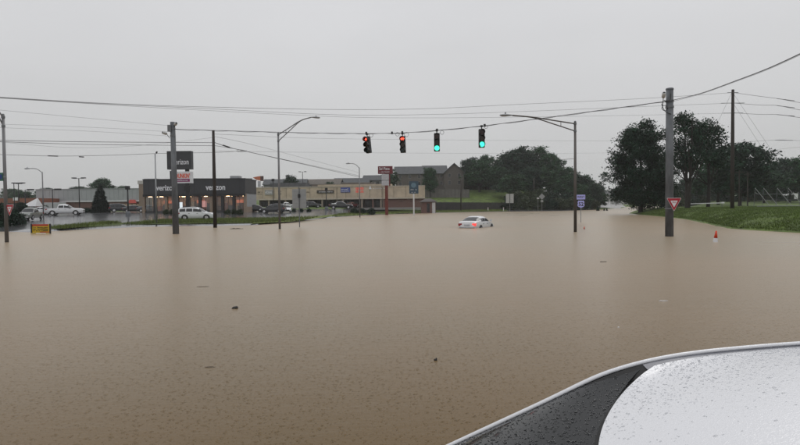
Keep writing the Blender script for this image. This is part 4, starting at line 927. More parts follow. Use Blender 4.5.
# yellow banner frame
D = 47; bb = P(41, 234, D); o = thing('banner_sign', 'yellow and red roadside banner in a low black frame', 'sign', (bb.x, D, .02), R(3))
w2, h2 = 9.0 * D / FOC, 9.3 * D / FOC
YEL = mat('banner_yellow', (.62, .42, .02), .5, 0, .1, 4); BRED = mat('banner_red', (.45, .04, .015), .5)
MB().box(-w2, w2, 0, .02, .05, h2).build('panel', YEL, o); MB().box(-w2, w2 * .8, -.006, -.002, h2 * .80, h2).build('red_band', BRED, o); MB().box(-w2 * .1, w2 * .95, -.006, -.002, h2 * .1, h2 * .2).build('red_band', BRED, o)
for k, z in enumerate((.66, .48, .32)): letter_blocks(11, w2 * 1.6, h2 * .12, mat('banner_black', (.03, .03, .02), .5), o, (0, -.004, h2 * z), 5 + k)
for s in (-1, 1):
    MB().box(s * w2 - .05, s * w2 + .05, -.04, .05, -.3, h2 + .03).build('frame_post', BLACK, o); MB().box(s * w2 * .8 - .12, s * w2 * .8 + .12, -.15, .12, -.05, .06).build('sandbag', mat('sandbag', (.6, .5, .2), .8), o)
# pylon sign of the shops
D = 95; x = X(188, D); zb = HL(x, D); o = thing('pylon_sign', 'tall dark shop pylon with grey upper panel and white lower panel', 'sign', (x, D, zb))
def zz_(px, py): return P(px, py, D).z - zb
def xx_(px): return X(px, D) - x
CHAR = mat('charcoal_panel', (.035, .036, .04), .45, 0, .08)
MB().box(-.28, .28, -.2, .2, -.3, zz_(188, 169)).build('post', BLACK, o); 
pn = MB().box(xx_(169.0), xx_(193.3), -.45, .45, zz_(181, 169.4), zz_(181, 151.2)).build('upper_panel', CHAR, o)
lettering('verizon', 1.25, SIGN_WHITE, pn, (xx_(182.8), -.47, zz_(181, 162.2)), width=2.6, depth=.01, bold=.01)
pw = MB().box(xx_(176.2), xx_(193), -.4, .4, zz_(185, 183.2), zz_(185, 171.6)).build('lower_panel', WHITEP, o)
lettering("DUNKIN'", 1.0, mat('sign_orange', (.75, .09, .03), .4), pw, (xx_(184.2), -.42, zz_(185, 176.2)), width=2.35, bold=.03)
MB().box(xx_(177.4), xx_(191.2), -.42, -.402, zz_(185, 181.9), zz_(185, 178.9)).build('magenta_band', mat('sign_magenta', (.25, .015, .12), .4), pw); letter_blocks(12, 1.9, .25, SIGN_WHITE, pw, (xx_(184.2), -.43, zz_(185, 180.4)), 8)
MB().box(xx_(171.5), xx_(174), -.4, .4, zz_(172, 184), zz_(172, 171)).build('side_panel', CHAR, o); MB().box(xx_(173), xx_(177), -.1, .1, zz_(172, 177), zz_(172, 176)).build('bracket', BLACK, o)
MB().box(xx_(185), xx_(191), -.3, .3, zz_(188, 191), zz_(188, 186)).build('middle_box', BLACK, o)
# red restaurant pole sign
D = 128; x = X(386, D); zb = HL(x, D); o = thing('pole_sign', 'dark red restaurant sign above white boards on a brick-red post', 'sign', (x, D, zb))
MAROON = mat('maroon_panel', (.15, .012, .022), .45)
MB().box(xx_(378.4), xx_(393), -.35, .35, zz_(386, 173.8), zz_(386, 166.2)).build('top_panel', MAROON, o)
lettering('Sal Pizza', .85, SIGN_WHITE, o, (xx_(384.8), -.37, zz_(386, 168.8)), width=2.3, bold=.008); letter_blocks(11, 2.2, .28, SIGN_WHITE, o, (xx_(385), -.36, zz_(386, 172)), 4)
MB().box(xx_(382), xx_(389.2), -.3, .3, zz_(386, 180), zz_(386, 174.2)).build('reader_board', mat('board_white', (.5, .5, .52), .5), o); MB().box(xx_(382), xx_(389.2), -.3, .3, zz_(386, 185.4), zz_(386, 180.5)).build('reader_board', mat('board_white', (.5, .5, .52), .5), o)
MB().box(xx_(389.4), xx_(390.4), -.3, .3, zz_(386, 186), zz_(386, 174)).build('side_post', MAROON, o)
MB().box(xx_(385.2), xx_(388.2), -.35, .35, -.3, zz_(386, 185.5)).build('post', mat('post_red', (.17, .04, .03), .8, 0, .15, 3), o)
# blue sign on white post
D = 116; x = X(413.8, D); zb = HL(x, D); o = thing('pole_sign', 'slate-blue square sign with round emblem on a white post', 'sign', (x, D, zb))
MB().box(xx_(409.4), xx_(418.6), -.15, .15, zz_(414, 193.6), zz_(414, 181.2)).build('panel', mat('slate_blue', (.035, .075, .11), .45), o)
MB().disc((0, zz_(414, 185.2)), .5, -.17, -.155, 20).build('emblem', mat('emblem_blue', (.13, .22, .28), .45), o); letter_blocks(8, 1.3, .24, SIGN_WHITE, o, (0, -.16, zz_(414, 189.6)), 2); letter_blocks(5, .9, .18, SIGN_WHITE, o, (0, -.16, zz_(414, 192.2)), 6)
MB().box(-.14, .14, -.12, .12, -.3, zz_(414, 193.7)).build('post', WHITEP, o)
# orange and white sign above the strip mall
D = 186; x = X(262.5, D); zb = HL(x, D); o = thing('pole_sign', 'small orange sign on a pole above the strip mall roof end', 'sign', (x, D, zb))
MB().box(-.2, .2, -.2, .2, -.3, zz_(262, 186)).build('post', DARKTRIM, o); MB().box(xx_(258.2), xx_(261), -.2, .2, zz_(262, 187), zz_(262, 181)).build('white_board', mat('board_white', (.5, .5, .52), .5), o)
MB().prism([(xx_(253.5), zz_(262, 177.4)), (xx_(257), zz_(262, 179.8)), (xx_(261), zz_(262, 180.5)), (xx_(261), zz_(262, 176)), (xx_(257), zz_(262, 176.6))], -.2, .2).build('orange_panel', mat('orange_panel', (.5, .14, .06), .5), o); MB().box(xx_(261), xx_(264), -.2, .2, zz_(262, 181), zz_(262, 176)).build('brown_panel', mat('brown_panel', (.1, .05, .04), .5), o)

# ------------------------------------------------------------------ buildings
BRICK_RED = brick_mat('red_brick', (.16, .06, .045), (.13, .05, .04), (.2, .18, .16)); BRICK_TAN = brick_mat('tan_brick', (.27, .19, .13), (.22, .155, .11), (.3, .27, .23))
BRICK_DK = brick_mat('brown_brick', (.12, .10, .09), (.10, .085, .075), (.14, .13, .12))
WARM = mat('warm_interior', (.50, .30, .17), .8, 0, .4, 1.2); LAMPW = mat('warm_ceiling_lamp', (1, .9, .7), .5, emit=(1.0, .66, .36), estr=12.0)
FRAME = mat('window_frame', (.025, .025, .027), .5)
def window(parent, x0, x1, z0, z1, y, m=None, fm=None, mull=0, t=.06, name='window'):
    b = MB(); b.box(x0, x1, y - .05, y, z0, z0 + t); b.box(x0, x1, y - .05, y, z1 - t, z1); b.box(x0, x0 + t, y - .05, y, z0 + t, z1 - t); b.box(x1 - t, x1, y - .05, y, z0 + t, z1 - t)
    for k in range(mull): xm = x0 + (x1 - x0) * (k + 1) / (mull + 1); b.box(xm - t / 2, xm + t / 2, y - .05, y, z0 + t, z1 - t)
    f = b.build(name, fm or FRAME, parent); MB().box(x0 + t * .5, x1 - t * .5, y - .028, y - .012, z0 + t * .5, z1 - t * .5).build('pane', m or GLASS, f); return f
# phone shop
D = 112; x = X(199, D); zb = HL(x, D) - .05; o = thing('shop_building', 'charcoal-fronted phone shop with white lettering and warm lit windows', 'shop', (x, D, zb))
xl, xr = xx_(143.5), xx_(245.5); zt = zz_(199, 179.5); zf = zz_(199, 194); xw = xx_(245.0)
MB().box(xl, xr - .05, 4.2, 8.6, -.4, zf - .01).build('wall', mat('shop_wall', (.12, .12, .125), .8), o)
MB().box(xl, xr, 0, 8.7, zf, zt).build('fascia', CHAR, o); MB().box(xl - .08, xr + .08, -.08, 8.8, zt, zt + .18).build('parapet_cap', mat('cap_dark', (.02, .02, .022), .4), o)
MB().box(xl, xr, -.25, -.002, zf - .42, zf + .02).build('canopy_edge', BLACK, o)
MB().box(xw - .04, xr - .02, .6, 8.65, 1.1, zf - .002).build('grey_wall_panel', mat('grey_panel', (.30, .305, .31), .7, 0, .1), o); MB().box(xw - .04, xr + .04, .6, 8.7, -.4, 1.1).build('brick_base', BRICK_TAN, o)
n = 9; px0 = xl
for k in range(n + 1):
    xc = xl + (xw - xl) * k / n; MB().box(xc - .26, xc + .26, -.05, .5, -.4, zf - .003).build('brick_pier', BRICK_TAN if k in (0, 2, 4, 6, 9) else FRAME, o)
for k in range(n):
    x0_, x1_ = xl + (xw - xl) * k / n + .26, xl + (xw - xl) * (k + 1) / n - .26
    window(o, x0_, x1_, .35, zf - .5, .3, CLEAR, mull=1)
    MB().box(x0_, x1_, .05, .45, -.4, .35).build('window_sill_wall', mat('sill_dark', (.05, .05, .05), .7), o)
MB().box(xl, xw, 4.1, 4.19, -.2, zf).build('interior_wall', WARM, o); MB().box(xl, xw, .5, 4.1, -.35, -.2).build('interior_floor', mat('shop_floor', (.25, .2, .16), .5), o); MB().box(xl, xw, .31, 4.1, zf - .42, zf - .3).build('interior_ceiling', mat('shop_ceiling', (.6, .58, .55), .8), o)
rnd = random.Random(4)
for k in range(9): MB().box(xl + (xr - xl) * (k + .5) / 9 - .02, xl + (xr - xl) * (k + .5) / 9 + .02, -.012, -.001, zf + .03, zt - .01).build('fascia_joint', BLACK, o)
for pa, ww in ((172, 1.2), (226, 1.8)): MB().box(xx_(pa), xx_(pa) + ww, 3, 5, zt + .19, zt + .8).build('roof_unit', LAMPGREY, o)
for pa in (157, 191, 232): MB().box(xx_(pa), xx_(pa) + 1.5, 3.3, 3.5, 1.9, 2.5).build('neon_sign', mat('neon_orange', (.5, .1, .05), .5, emit=(1, .3, .15), estr=.4), o)
for k in range(18):
    xc = xl + (xw - xl) * (k + .5) / 18; b_ = rnd.random()
    if b_ < .55: MB().box(xc - .25, xc + .25, 1.6, 2.2, zf - .50, zf - .43).build('ceiling_lamp', LAMPW, o)
    hgt = rnd.uniform(1.2, 2.3); MB().box(xc - .42, xc + .42, 3.6, 4.08, -.2, hgt).build('display_shelf', mat('display_%d' % (k % 4), [(.12, .07, .05), (.3, .12, .08), (.08, .08, .09), (.35, .3, .25)][k % 4], .6), o)
for pxa, pxb, ya, yb, m_ in ((178.5, 181.8, 202, 207.5, mat('lit_poster', (.7, .7, .7), .5, emit=(.9, .95, 1), estr=1.2)), (201, 206, 201, 207, mat('pink_poster', (.6, .2, .2), .5, emit=(1, .45, .4), estr=.6))):
    MB().box(xx_(pxa), xx_(pxb), .34, .40, zz_(199, yb), zz_(199, ya)).build('poster', m_, o)
for px, wpx in ((166.5, 19.5), (216, 19.5)):
    lettering('verizon', 1.55, SIGN_WHITE, o, (xx_(px), -.03, zz_(199, 187.6)), width=wpx * D / FOC, depth=.03, bold=.03)
for px in (238.5, 222.5): MB().box(xx_(px) - .12, xx_(px) + .12, -.2, -.07, 3.0, 3.35).build('wall_lamp', BLACK, o)
# building behind the phone shop
D = 175; x = X(220, D); zb = HL(x, D); o = thing('house', 'grey-roofed house with gable behind the phone shop', 'house', (x, D, zb), R(12))
MB().box(-9, 9, 0, 9, -.5, 5.2).build('wall', mat('house_wall', (.2, .2, .2), .8), o)
def gable(parent, x0, x1, y0, y1, z0, z1, m, over=.4, name='roof'):
    ym = (y0 + y1) / 2; t = .2
    b = MB(); b.add([(x0 - over, y0 - over, z0 - .2), (x1 + over, y0 - over, z0 - .2), (x1 + over, ym, z1), (x0 - over, ym, z1), (x0 - over, y1 + over, z0 - .2), (x1 + over, y1 + over, z0 - .2),
               (x0 - over, y0 - over, z0 - .2 - t), (x1 + over, y0 - over, z0 - .2 - t), (x1 + over, ym, z1 - t), (x0 - over, ym, z1 - t), (x0 - over, y1 + over, z0 - .2 - t), (x1 + over, y1 + over, z0 - .2 - t)],
              [(0, 1, 2, 3), (3, 2, 5, 4), (7, 6, 9, 8), (8, 9, 10, 11), (0, 6, 7, 1), (4, 5, 11, 10), (1, 7, 8, 2), (2, 8, 11, 5), (0, 3, 9, 6), (3, 4, 10, 9)])
    return b.build(name, m, parent)
ROOFG = mat('grey_shingle', (.075, .08, .085), .8, 0, .18, 1.2); ROOFB = mat('brown_shingle', (.13, .115, .10), .85, 0, .18, 1.2)
gable(o, -9, 9, 0, 9, 5.2, P(225, 177.5, D).z - zb, ROOFG)
MB().add([(-9, 0, 5.0), (-9, 9, 5.0), (-9, 4.5, P(225, 177.5, D).z - zb - .2), (9, 0, 5.0), (9, 9, 5.0), (9, 4.5, P(225, 177.5, D).z - zb - .2)], [(0, 1, 2), (3, 5, 4)]).build('gable_wall', mat('house_wall', (.2, .2, .2), .8), o)
# metal-clad store
D = 150; x = X(90, D); zb = HL(x, D); o = thing('store_building', 'long store with pale metal upper cladding and red brick lower wall', 'shop', (x, D, zb))
xl, xr = xx_(37), xx_(147); zt = zz_(90, 189.5); zm_ = zz_(90, 201.5)
MB().box(xl, xr, 0, 25, -.5, zm_).build('brick_wall', BRICK_RED, o)
CLAD = mat('metal_cladding', (.36, .38, .39), .5, .2, .06, 1.0); npan = 24
for k in range(npan):
    a0, a1 = xl + (xr - xl) * k / npan, xl + (xr - xl) * (k + 1) / npan; MB().box(a0, a1 - .04, -.30, 25, zm_ + .002, zt).build('cladding_panel', CLAD, o)
MB().box(xl - .1, xr + .1, -.36, -.302, zm_ - .12, zm_ + .25).build('bright_trim', mat('bright_trim', (.62, .63, .64), .5), o); MB().box(xl - .1, xr + .1, -.4, 25, zt, zt + .22).build('roof_cap', mat('cap_grey', (.3, .31, .32), .5, .3), o)
for k, pxa in enumerate((110, 114.5, 119, 123.5, 128, 132.5, 137)):
    window(o, xx_(pxa), xx_(pxa + 3.9), .3, zm_ - .7, -.01, mat('shop_window_lit', (.05, .045, .04), .2, 0, .5, .8, emit=(1, .72, .45), estr=.16), mull=1)
for pxa, pxb in ((130, 137.3), (143, 148)):
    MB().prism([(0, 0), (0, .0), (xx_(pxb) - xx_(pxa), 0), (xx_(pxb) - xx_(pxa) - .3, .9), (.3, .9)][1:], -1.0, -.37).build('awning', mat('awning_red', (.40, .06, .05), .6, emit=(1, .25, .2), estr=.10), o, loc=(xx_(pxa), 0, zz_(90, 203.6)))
for pxa in (42, 50, 58, 66, 74): MB().box(xx_(pxa), xx_(pxa) + .3, -.12, -.002, -.5, zm_ - .15).build('brick_pilaster', BRICK_RED, o)
D = 130; x = X(142.5, D); zb = HL(x, D); o = thing('shop_tower', 'narrow tan brick corner tower with pale cap left of the phone shop', 'shop', (x, D, zb))
MB().box(-.75, .75, 0, 6, -.4, zz_(142, 184)).build('brick_wall', BRICK_TAN, o); MB().box(-.95, 1.3, -.1, 6, zz_(142, 184), zz_(142, 180.6)).build('pale_cap', mat('pale_cap', (.5, .48, .44), .7), o); MB().box(.2, 3.2, .5, 6, zz_(142, 180.6), zz_(142, 178.6)).build('roof_box', mat('roof_box', (.3, .32, .33), .6), o)
# orange drive-in at the left
D = 140; x = X(20, D); zb = HL(x, D); o = thing('drive_in_building', 'low orange-fronted drive-in building at the left edge', 'shop', (x, D, zb))
MB().box(xx_(-14), xx_(46), 0, 10, -.4, zz_(20, 203)).build('wall', BRICK_RED, o); MB().box(xx_(-2), xx_(36), -.3, 10, zz_(20, 203), zz_(20, 198.2)).build('orange_fascia', mat('orange_fascia', (.22, .085, .05), .6), o)
MB().box(xx_(14.5), xx_(19), -.45, -.305, zz_(20, 200.5), zz_(20, 197.4)).build('sign_panel', SIGN_WHITE, o)
for k in range(6): window(o, xx_(-10 + k * 8), xx_(-5 + k * 8), .5, 2.6, -.01, mull=1)
D = 112; x = X(33, D); zb = HL(x, D); o = thing('tent', 'white peaked canopy tent in the lot at the left', 'tent', (x, D, zb))
ze, zp = zz_(33, 206.3), zz_(33, 198); a = 1.25
MB().add([(-a - .2, -a, ze), (a, -a, ze), (a, a, ze), (-a - .2, a, ze), (a * .75, 0, zp)], [(0, 1, 4), (1, 2, 4), (2, 3, 4), (3, 0, 4), (0, 3, 2, 1)]).build('canopy', WHITEP, o); 
for sx_ in (-1, 1):
    for sy in (-1, 1): MB().tube([(sx_ * a * .95, sy * a * .95, -.2), (sx_ * a * .95, sy * a * .95, ze)], .035, 6).build('leg', GALV, o)
D = 128; x = X(52, D); zb = HL(x, D); o = thing('trailer', 'pale box trailer parked behind the white pickup', 'trailer', (x, D, zb))
bevel(MB().box(xx_(44), xx_(60), 0, 2.4, .7, zz_(52, 202.5)).build('box', mat('trailer_white', (.42, .43, .44), .5), o), .05)
for dx in (-.5, .4): MB().disc((dx, .4), .4, -.02, .2, 16).build('wheel', RUBBER, o)
MB().box(xx_(44), xx_(60), .1, 2.3, .55, .7).build('chassis', BLACK, o)
# strip mall
D = 162; x = X(340, D); zb = HL(x, D) - .3; o = thing('strip_mall', 'long tan strip mall with shop signs on its fascia', 'shop', (x, D, zb), R(-2.2))
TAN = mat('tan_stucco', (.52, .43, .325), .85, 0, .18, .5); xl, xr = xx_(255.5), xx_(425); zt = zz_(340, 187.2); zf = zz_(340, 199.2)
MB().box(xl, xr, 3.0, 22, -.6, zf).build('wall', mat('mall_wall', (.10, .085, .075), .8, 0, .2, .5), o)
fs = MB().box(xl, xr, 0, 22, zf, zt).build('fascia', TAN, o); MB().box(xl - .1, xr + .1, -.12, 22.1, zt, zt + .25).build('parapet_cap', mat('parapet_tan', (.50, .44, .36), .8), o); MB().box(xl, xr, -.1, -.002, zf - .05, zf + .35).build('fascia_trim', mat('parapet_tan', (.50, .44, .36), .8), o)
xb = xx_(383)
MB().box(xx_(318), xx_(392), -.18, 3.5, zt + .251, zt + .75).build('raised_parapet', TAN, o)
for k in range(14): MB().box(xx_(262 + k * 12) - .05, xx_(262 + k * 12) + .05, -.035, -.001, zf + .36, zt - .01).build('fascia_joint', mat('joint_tan', (.26, .22, .17), .85), o)
for pa in (300, 337, 383): MB().tube([(xx_(pa), -.12, -.5), (xx_(pa), -.12, zt)], .08, 8).build('downspout', mat('downspout', (.3, .26, .21), .6), o)
MB().box(xb, xr, .4, 2.99, -.6, zf - .002).build('brick_end_wall', BRICK_RED, o)
for pxa in (399, 410): window(o, xx_(pxa), xx_(pxa + 5), 1.6, zf - .8, .39, mull=1)
k = 0; pxa = 257.5
while pxa < 380:
    wpx = 8.5; window(o, xx_(pxa), xx_(pxa + wpx), .2, zf - .5, 2.98, mat('shade_glass', (.02, .02, .02), .15, 0, .3, .6), mull=2, t=.09); pxa += wpx + 1.2; k += 1
for pxa in (268, 285, 307, 322, 343, 362, 373, 381): MB().box(xx_(pxa) - .22, xx_(pxa) + .22, .15, .6, -.6, zf - .003).build('column', mat('mall_column', (.3, .25, .2), .8) if pxa != 373 else BRICK_RED, o)
MB().box(xl, xr, .1, 3, -.6, -.02).build('walkway', mat('walk', (.25, .24, .23), .6), o)
def mall_sign(pa, pb, ya, yb, m, rows, lm, seed):
    s_ = None
    if m: s_ = MB().box(xx_(pa), xx_(pb), -.25, -.002, zz_(340, yb), zz_(340, ya)).build('sign_panel', m, o)
    for r_, (yy, hh_, nn) in enumerate(rows): letter_blocks(nn, (xx_(pb) - xx_(pa)) * .88, hh_, lm, s_ or o, ((xx_(pa) + xx_(pb)) / 2, -.26 if m else -.03, zz_(340, yy)), seed + r_)
mall_sign(341, 350.4, 187.6, 192.4, mat('sign_royal', (.03, .06, .28), .4), [(189.4, .5, 9), (191.3, .25, 9)], SIGN_WHITE, 11)
RLET = mat('red_letters', (.45, .03, .03), .4, emit=(1, .1, .08), estr=.35); mall_sign(355.5, 365, 0, 0, None, [(188.4, .75, 8), (191.4, .7, 6)], RLET, 21)
mall_sign(317, 334, 190, 193, mat('brown_awning', (.07, .06, .05), .7), [(191.5, .35, 12)], SIGN_WHITE, 31)
mall_sign(264.5, 272.5, 189, 194, mat('grey_sign', (.35, .34, .33), .6), [(191.4, .6, 5)], SIGN_WHITE, 41); mall_sign(257, 262, 0, 0, None, [(191.0, .4, 6), (193, .3, 6)], DARKTRIM, 45); mall_sign(277.5, 281.5, 0, 0, None, [(190.2, .5, 4), (193, .4, 4)], DARKTRIM, 47); mall_sign(292, 312, 0, 0, None, [(191.6, .3, 16)], DARKTRIM, 49)
MB().prism([(xx_(369), zz_(340, 189.6)), (xx_(372), zz_(340, 189.6)), (xx_(370.5), zz_(340, 185.8))], -.2, -.05).build('white_triangle', SIGN_WHITE, o); letter_blocks(14, 3.6, .35, SIGN_WHITE, o, (xx_(379), -.04, zz_(340, 188.6)), 55)
for k, (pa, pb, yy, dd) in enumerate(((262, 300, 181, 8), (305, 330, 182.5, 10), (338, 372, 181.5, 8))):
    MB().box(xx_(pa), xx_(pb), dd, dd + 6, zt - .5, zz_(340, yy)).build('roof_unit', ROOFB if k else ROOFG, o)
# houses behind the strip mall
for k, (px, D, wpx, yr, m_, lab) in enumerate(((285, 235, 42, 178.5, ROOFG, 'far grey-roofed house behind the strip mall, left of the thin parking lamp'), (322, 240, 36, 178.5, ROOFB, 'far brown-roofed house behind the strip mall, mid roofline'), (352, 245, 34, 177.5, ROOFG, 'far house with dark roof behind the strip mall signs'), (378, 250, 30, 174.5, ROOFG, 'far house left of the dark red restaurant sign'))):
    x = X(px, D); zb = HL(x, D); o = thing('house', lab, 'house', (x, D, zb), R(4 * (-1) ** k)); zr = P(px, yr, D).z - zb; hw = wpx * D / FOC / 2
    MB().box(-hw, hw, 0, 10, -.5, zr - 2.2).build('wall', mat('house_wall', (.2, .2, .2), .8), o); gable(o, -hw, hw, 0, 10, zr - 2.2, zr, m_)
    for q in (-.5, 0, .5): window(o, hw * q - .7, hw * q + .7, zr - 4.6, zr - 3.0, -.01, name='window')
# apartments
def apartments(label, pxa, pxb, D, yeave, yridge, ybase, gable_end=False):
    x = X((pxa + pxb) / 2, D); zb = P((pxa + pxb) / 2, ybase, D).z; o = thing('apartment_building', label, 'building', (x, D, zb)); w = (pxb - pxa) * D / FOC / 2
    ze = P(pxa, yeave, D).z - zb; zr = P(pxa, yridge, D).z - zb
    MB().box(-w, w, 0, 13, -4, ze).build('wall', BRICK_DK, o)
    if not gable_end: gable(o, -w, w, 0, 13, ze, zr, ROOFG, .6)
    else:
        b = MB(); t = .25; b.add([(-w - .5, -.6, ze - .3), (0, -.6, zr), (w + .5, -.6, ze - .3), (-w - .5, 13.5, ze - .3), (0, 13.5, zr), (w + .5, 13.5, ze - .3), (-w - .5, -.6, ze - .3 - t), (0, -.6, zr - t), (w + .5, -.6, ze - .3 - t), (-w - .5, 13.5, ze - .3 - t), (0, 13.5, zr - t), (w + .5, 13.5, ze - .3 - t)],
                       [(0, 1, 4, 3), (1, 2, 5, 4), (6, 9, 10, 7), (7, 10, 11, 8), (0, 6, 7, 1), (1, 7, 8, 2), (3, 4, 10, 9), (4, 5, 11, 10), (0, 3, 9, 6), (2, 8, 11, 5)]); b.build('roof', ROOFG, o)
        MB().add([(-w, -.01, ze), (w, -.01, ze), (0, -.01, zr - .35)], [(0, 1, 2)]).build('gable_wall', BRICK_DK, o)
    nf = max(1, int(ze // 2.9)); nx = max(2, int(w * 2 // 3.2))
    for f_ in range(nf):
        for i_ in range(nx):
            xc = -w + (2 * w) * (i_ + .5) / nx; z1_ = ze - .6 - f_ * 2.9
            if z1_ - 1.5 > -.5: window(o, xc - .55, xc + .55, z1_ - 1.5, z1_, -.02, mat('apartment_glass', (.035, .037, .04), .15), mat('apartment_frame', (.38, .37, .35), .6))
    return o
apartments('dark brick apartment block with long grey roof behind the red pole sign', 396, 424, 238, 173.5, 165.5, 190)
apartments('dark brick apartment block with grey roof between its neighbour and the gabled one', 424.3, 447, 240, 173, 164.5, 190)
apartments('gable-fronted dark apartment block nearest the wood', 445, 464, 232, 172, 163, 190, True)
# retaining wall with panels
D = 214; x = X(448, D); o = thing('retaining_wall', 'tall grey panelled retaining wall below the apartments', 'wall', (x, D, P(448, 207, D).z))
CP = mat('wall_panel', (.14, .13, .12), .85, 0, .2, .7)
for k in range(13):
    pa = 424 + k * 3.5; h_ = P(448, 189 + .05 * k, D).z - o.location.z; MB().box(X(pa, D) - x, X(pa + 3.5, D) - x - .09, 0, .4, -1, h_).build('panel', CP, o)
    MB().box(X(pa + 3.5, D) - x - .09, X(pa + 3.5, D) - x, -.10, .4, -1, h_ + .15).build('wall_post', mat('wall_post', (.07, .066, .06), .85), o)
D = 186; o = thing('fence', 'low dark board fence along the road below the wood', 'fence', (X(465, D), D, 0)); x = X(465, D); 
FEN = mat('fence_boards', (.045, .042, .04), .85, 0, .25, .8)
for k in range(20):
    pa = 424 + k * 4.05; xa, xb_ = X(pa, D), X(pa + 4.05, D); zb = HL((xa + xb_) / 2, D); zt_ = P(pa, 202.2 + .02 * k, D).z
    MB().box(xa - x, xb_ - x - .06, 0, .08, zb - .3, zt_).build('fence_panel', FEN, o); MB().box(xb_ - x - .06, xb_ - x + .06, -.05, .12, zb - .3, zt_ + .12).build('fence_post', FEN, o)
# small brick kiosk
D = 150; x = X(428.5, D); zb = HL(x, D); o = thing('kiosk', 'small brick kiosk with hipped roof and pale door by the road', 'kiosk', (x, D, zb))
hw = 8 * D / FOC; ze = zz_(428, 201.8); zr = zz_(428, 198.2)
MB().box(-hw * .9, hw * .9, 0, 3.4, -.3, ze).build('wall', BRICK_RED, o)
MB().add([(-hw - .3, -.4, ze), (hw + .3, -.4, ze), (hw + .3, 3.8, ze), (-hw - .3, 3.8, ze), (-hw * .3, 1.7, zr), (hw * .3, 1.7, zr)], [(0, 1, 5, 4), (1, 2, 5), (2, 3, 4, 5), (3, 0, 4), (0, 3, 2, 1)]).build('roof', mat('kiosk_roof', (.09, .08, .075), .8), o)
dr = MB().box(hw * .45, hw * .85, -.06, -.005, -.2, ze - .2).build('door', mat('door_white', (.6, .6, .6), .6), o); MB().box(hw * .5, hw * .54, -.1, -.061, .8, 1.0).build('handle', DARKTRIM, dr)
window(o, -hw * .2, hw * .15, .9, ze - .4, -.005)

# hazy buildings and poles up the far road
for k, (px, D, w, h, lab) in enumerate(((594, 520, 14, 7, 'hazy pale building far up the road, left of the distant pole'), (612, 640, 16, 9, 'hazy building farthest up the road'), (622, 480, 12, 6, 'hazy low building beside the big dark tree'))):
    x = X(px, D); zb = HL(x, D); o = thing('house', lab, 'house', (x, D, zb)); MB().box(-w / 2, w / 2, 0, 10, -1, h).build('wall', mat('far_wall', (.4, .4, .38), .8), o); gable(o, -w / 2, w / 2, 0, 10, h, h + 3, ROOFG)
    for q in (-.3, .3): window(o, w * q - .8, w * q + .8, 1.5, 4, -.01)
for px, D, yt, lab in ((603.5, 430, 182, 'hazy distant utility pole over the far road'), (608.5, 560, 186, 'hazy pole farther along the far road'), (616, 380, 186, 'hazy pole close to the big dark tree')):
    slim_post('utility_pole', lab, px, D, yt, .2, WOOD)
for k, (px, D, yt, w) in enumerate([(598, 420, 188, 12), (588, 500, 184, 22), (604, 700, 189, 14), (615, 720, 188, 16), (626, 600, 190, 16), (618, 460, 194, 10), (640, 560, 188, 22), (610, 900, 190, 20), (596, 860, 189, 20), (625, 820, 189, 20), (655, 600, 187, 24)]):
    land_tree(['broad', 'broad2', 'broad3'][k % 3], 'broadleaf_tree', 'faint tree %s along the climbing road, %s' % ('near the top' if D > 650 else 'partway', ORD[k] + ' in from the wood'), px, D, yt, w, 'misty trees along the far road')
rngb = random.Random(77)
for k in range(12):
    px = -20 + k * 36 + rngb.uniform(-5, 5); D = rngb.uniform(300, 380)
    if px > 392: break
    land_tree(['broad', 'broad2', 'broad3', 'broad4'][k % 4], 'broadleaf_tree', ORD[k] + ' tree from the left in the faint row behind the shops', px, D, 186 + rngb.uniform(-2, 4), rngb.uniform(20, 28), 'misty trees behind the shops')

# ------------------------------------------------------------------ right bank furniture
D = 84; x = X(778, D); o = thing('goal_frames', 'leaning pale pipe frames with netting at the edge of the field', 'sports frame', (x, D, HB(x, D)))
PIPE = mat('pale_pipe', (.28, .29, .29), .5, .3, .1)
for px in (755, 763.5, 777, 788, 800.5, 812):
    a = Vector((X(px, D) - x, 0, P(px, 188, D).z - o.location.z)); b = Vector((X(px + 9.5, D) - x, -1.2, P(px + 9.5, 206, D).z - o.location.z)); MB().tube([a, b], .036, 8).build('leaning_pipe', PIPE, o)
    MB().tube([a, Vector((a.x, .3, -.1))], .03, 6).build('back_leg', DULLGREY, o)
for zy in (194, 200, 206): MB().tube([(X(757, D) - x, 0, P(780, zy, D).z - o.location.z), (X(815, D) - x, 0, P(780, zy, D).z - o.location.z)], .03 if zy < 206 else .05, 6).build('rail', DULLGREY if zy < 206 else PIPE, o)
MB().box(X(792, D) - x, X(795.5, D) - x, -.5, -.45, P(794, 199, D).z - o.location.z, P(794, 193.5, D).z - o.location.z).build('white_board', WHITEP, o)
D = 96; x = X(707, D); o = thing('barrier_rail', 'long white barrier pole on short posts behind the tree trunks', 'barrier', (x, D, HB(x, D)))
zz0 = P(707, 203.4, D).z - o.location.z
MB().tube([(X(690, D) - x, 0, zz0 - .05), (X(722.5, D) - x, 0, zz0 + .05)], .07, 8).build('pole', WHITEP, o); MB().tube([(X(721.5, D) - x, 0, zz0 + .05), (X(724, D) - x, 0, zz0 + .05)], [.16, .16], 10).build('end_weight', WHITEP, o)
for px in (692, 712, 722): MB().tube([(X(px, D) - x, .02, -.3), (X(px, D) - x, .02, zz0)], .04, 6).build('post', DULLGREY, o)
for k, (px, D, yt) in enumerate(((747.5, 120, 172), (739, 110, 170))):
    x = X(px, D); o = thing('utility_pole', ['thin dark pole right of the wooden transmission pole', 'slim pole close behind the wooden transmission pole'][k], 'utility pole', (x, D, HB(x, D))); zt_ = P(px, yt, D).z - o.location.z
    MB().tube([(0, 0, -.5), (0, 0, zt_)], [.14, .1], 8).build('pole', WOOD, o); MB().box(-.8, .8, -.15, -.05, zt_ - .5, zt_ - .38).build('crossarm', WOOD, o)
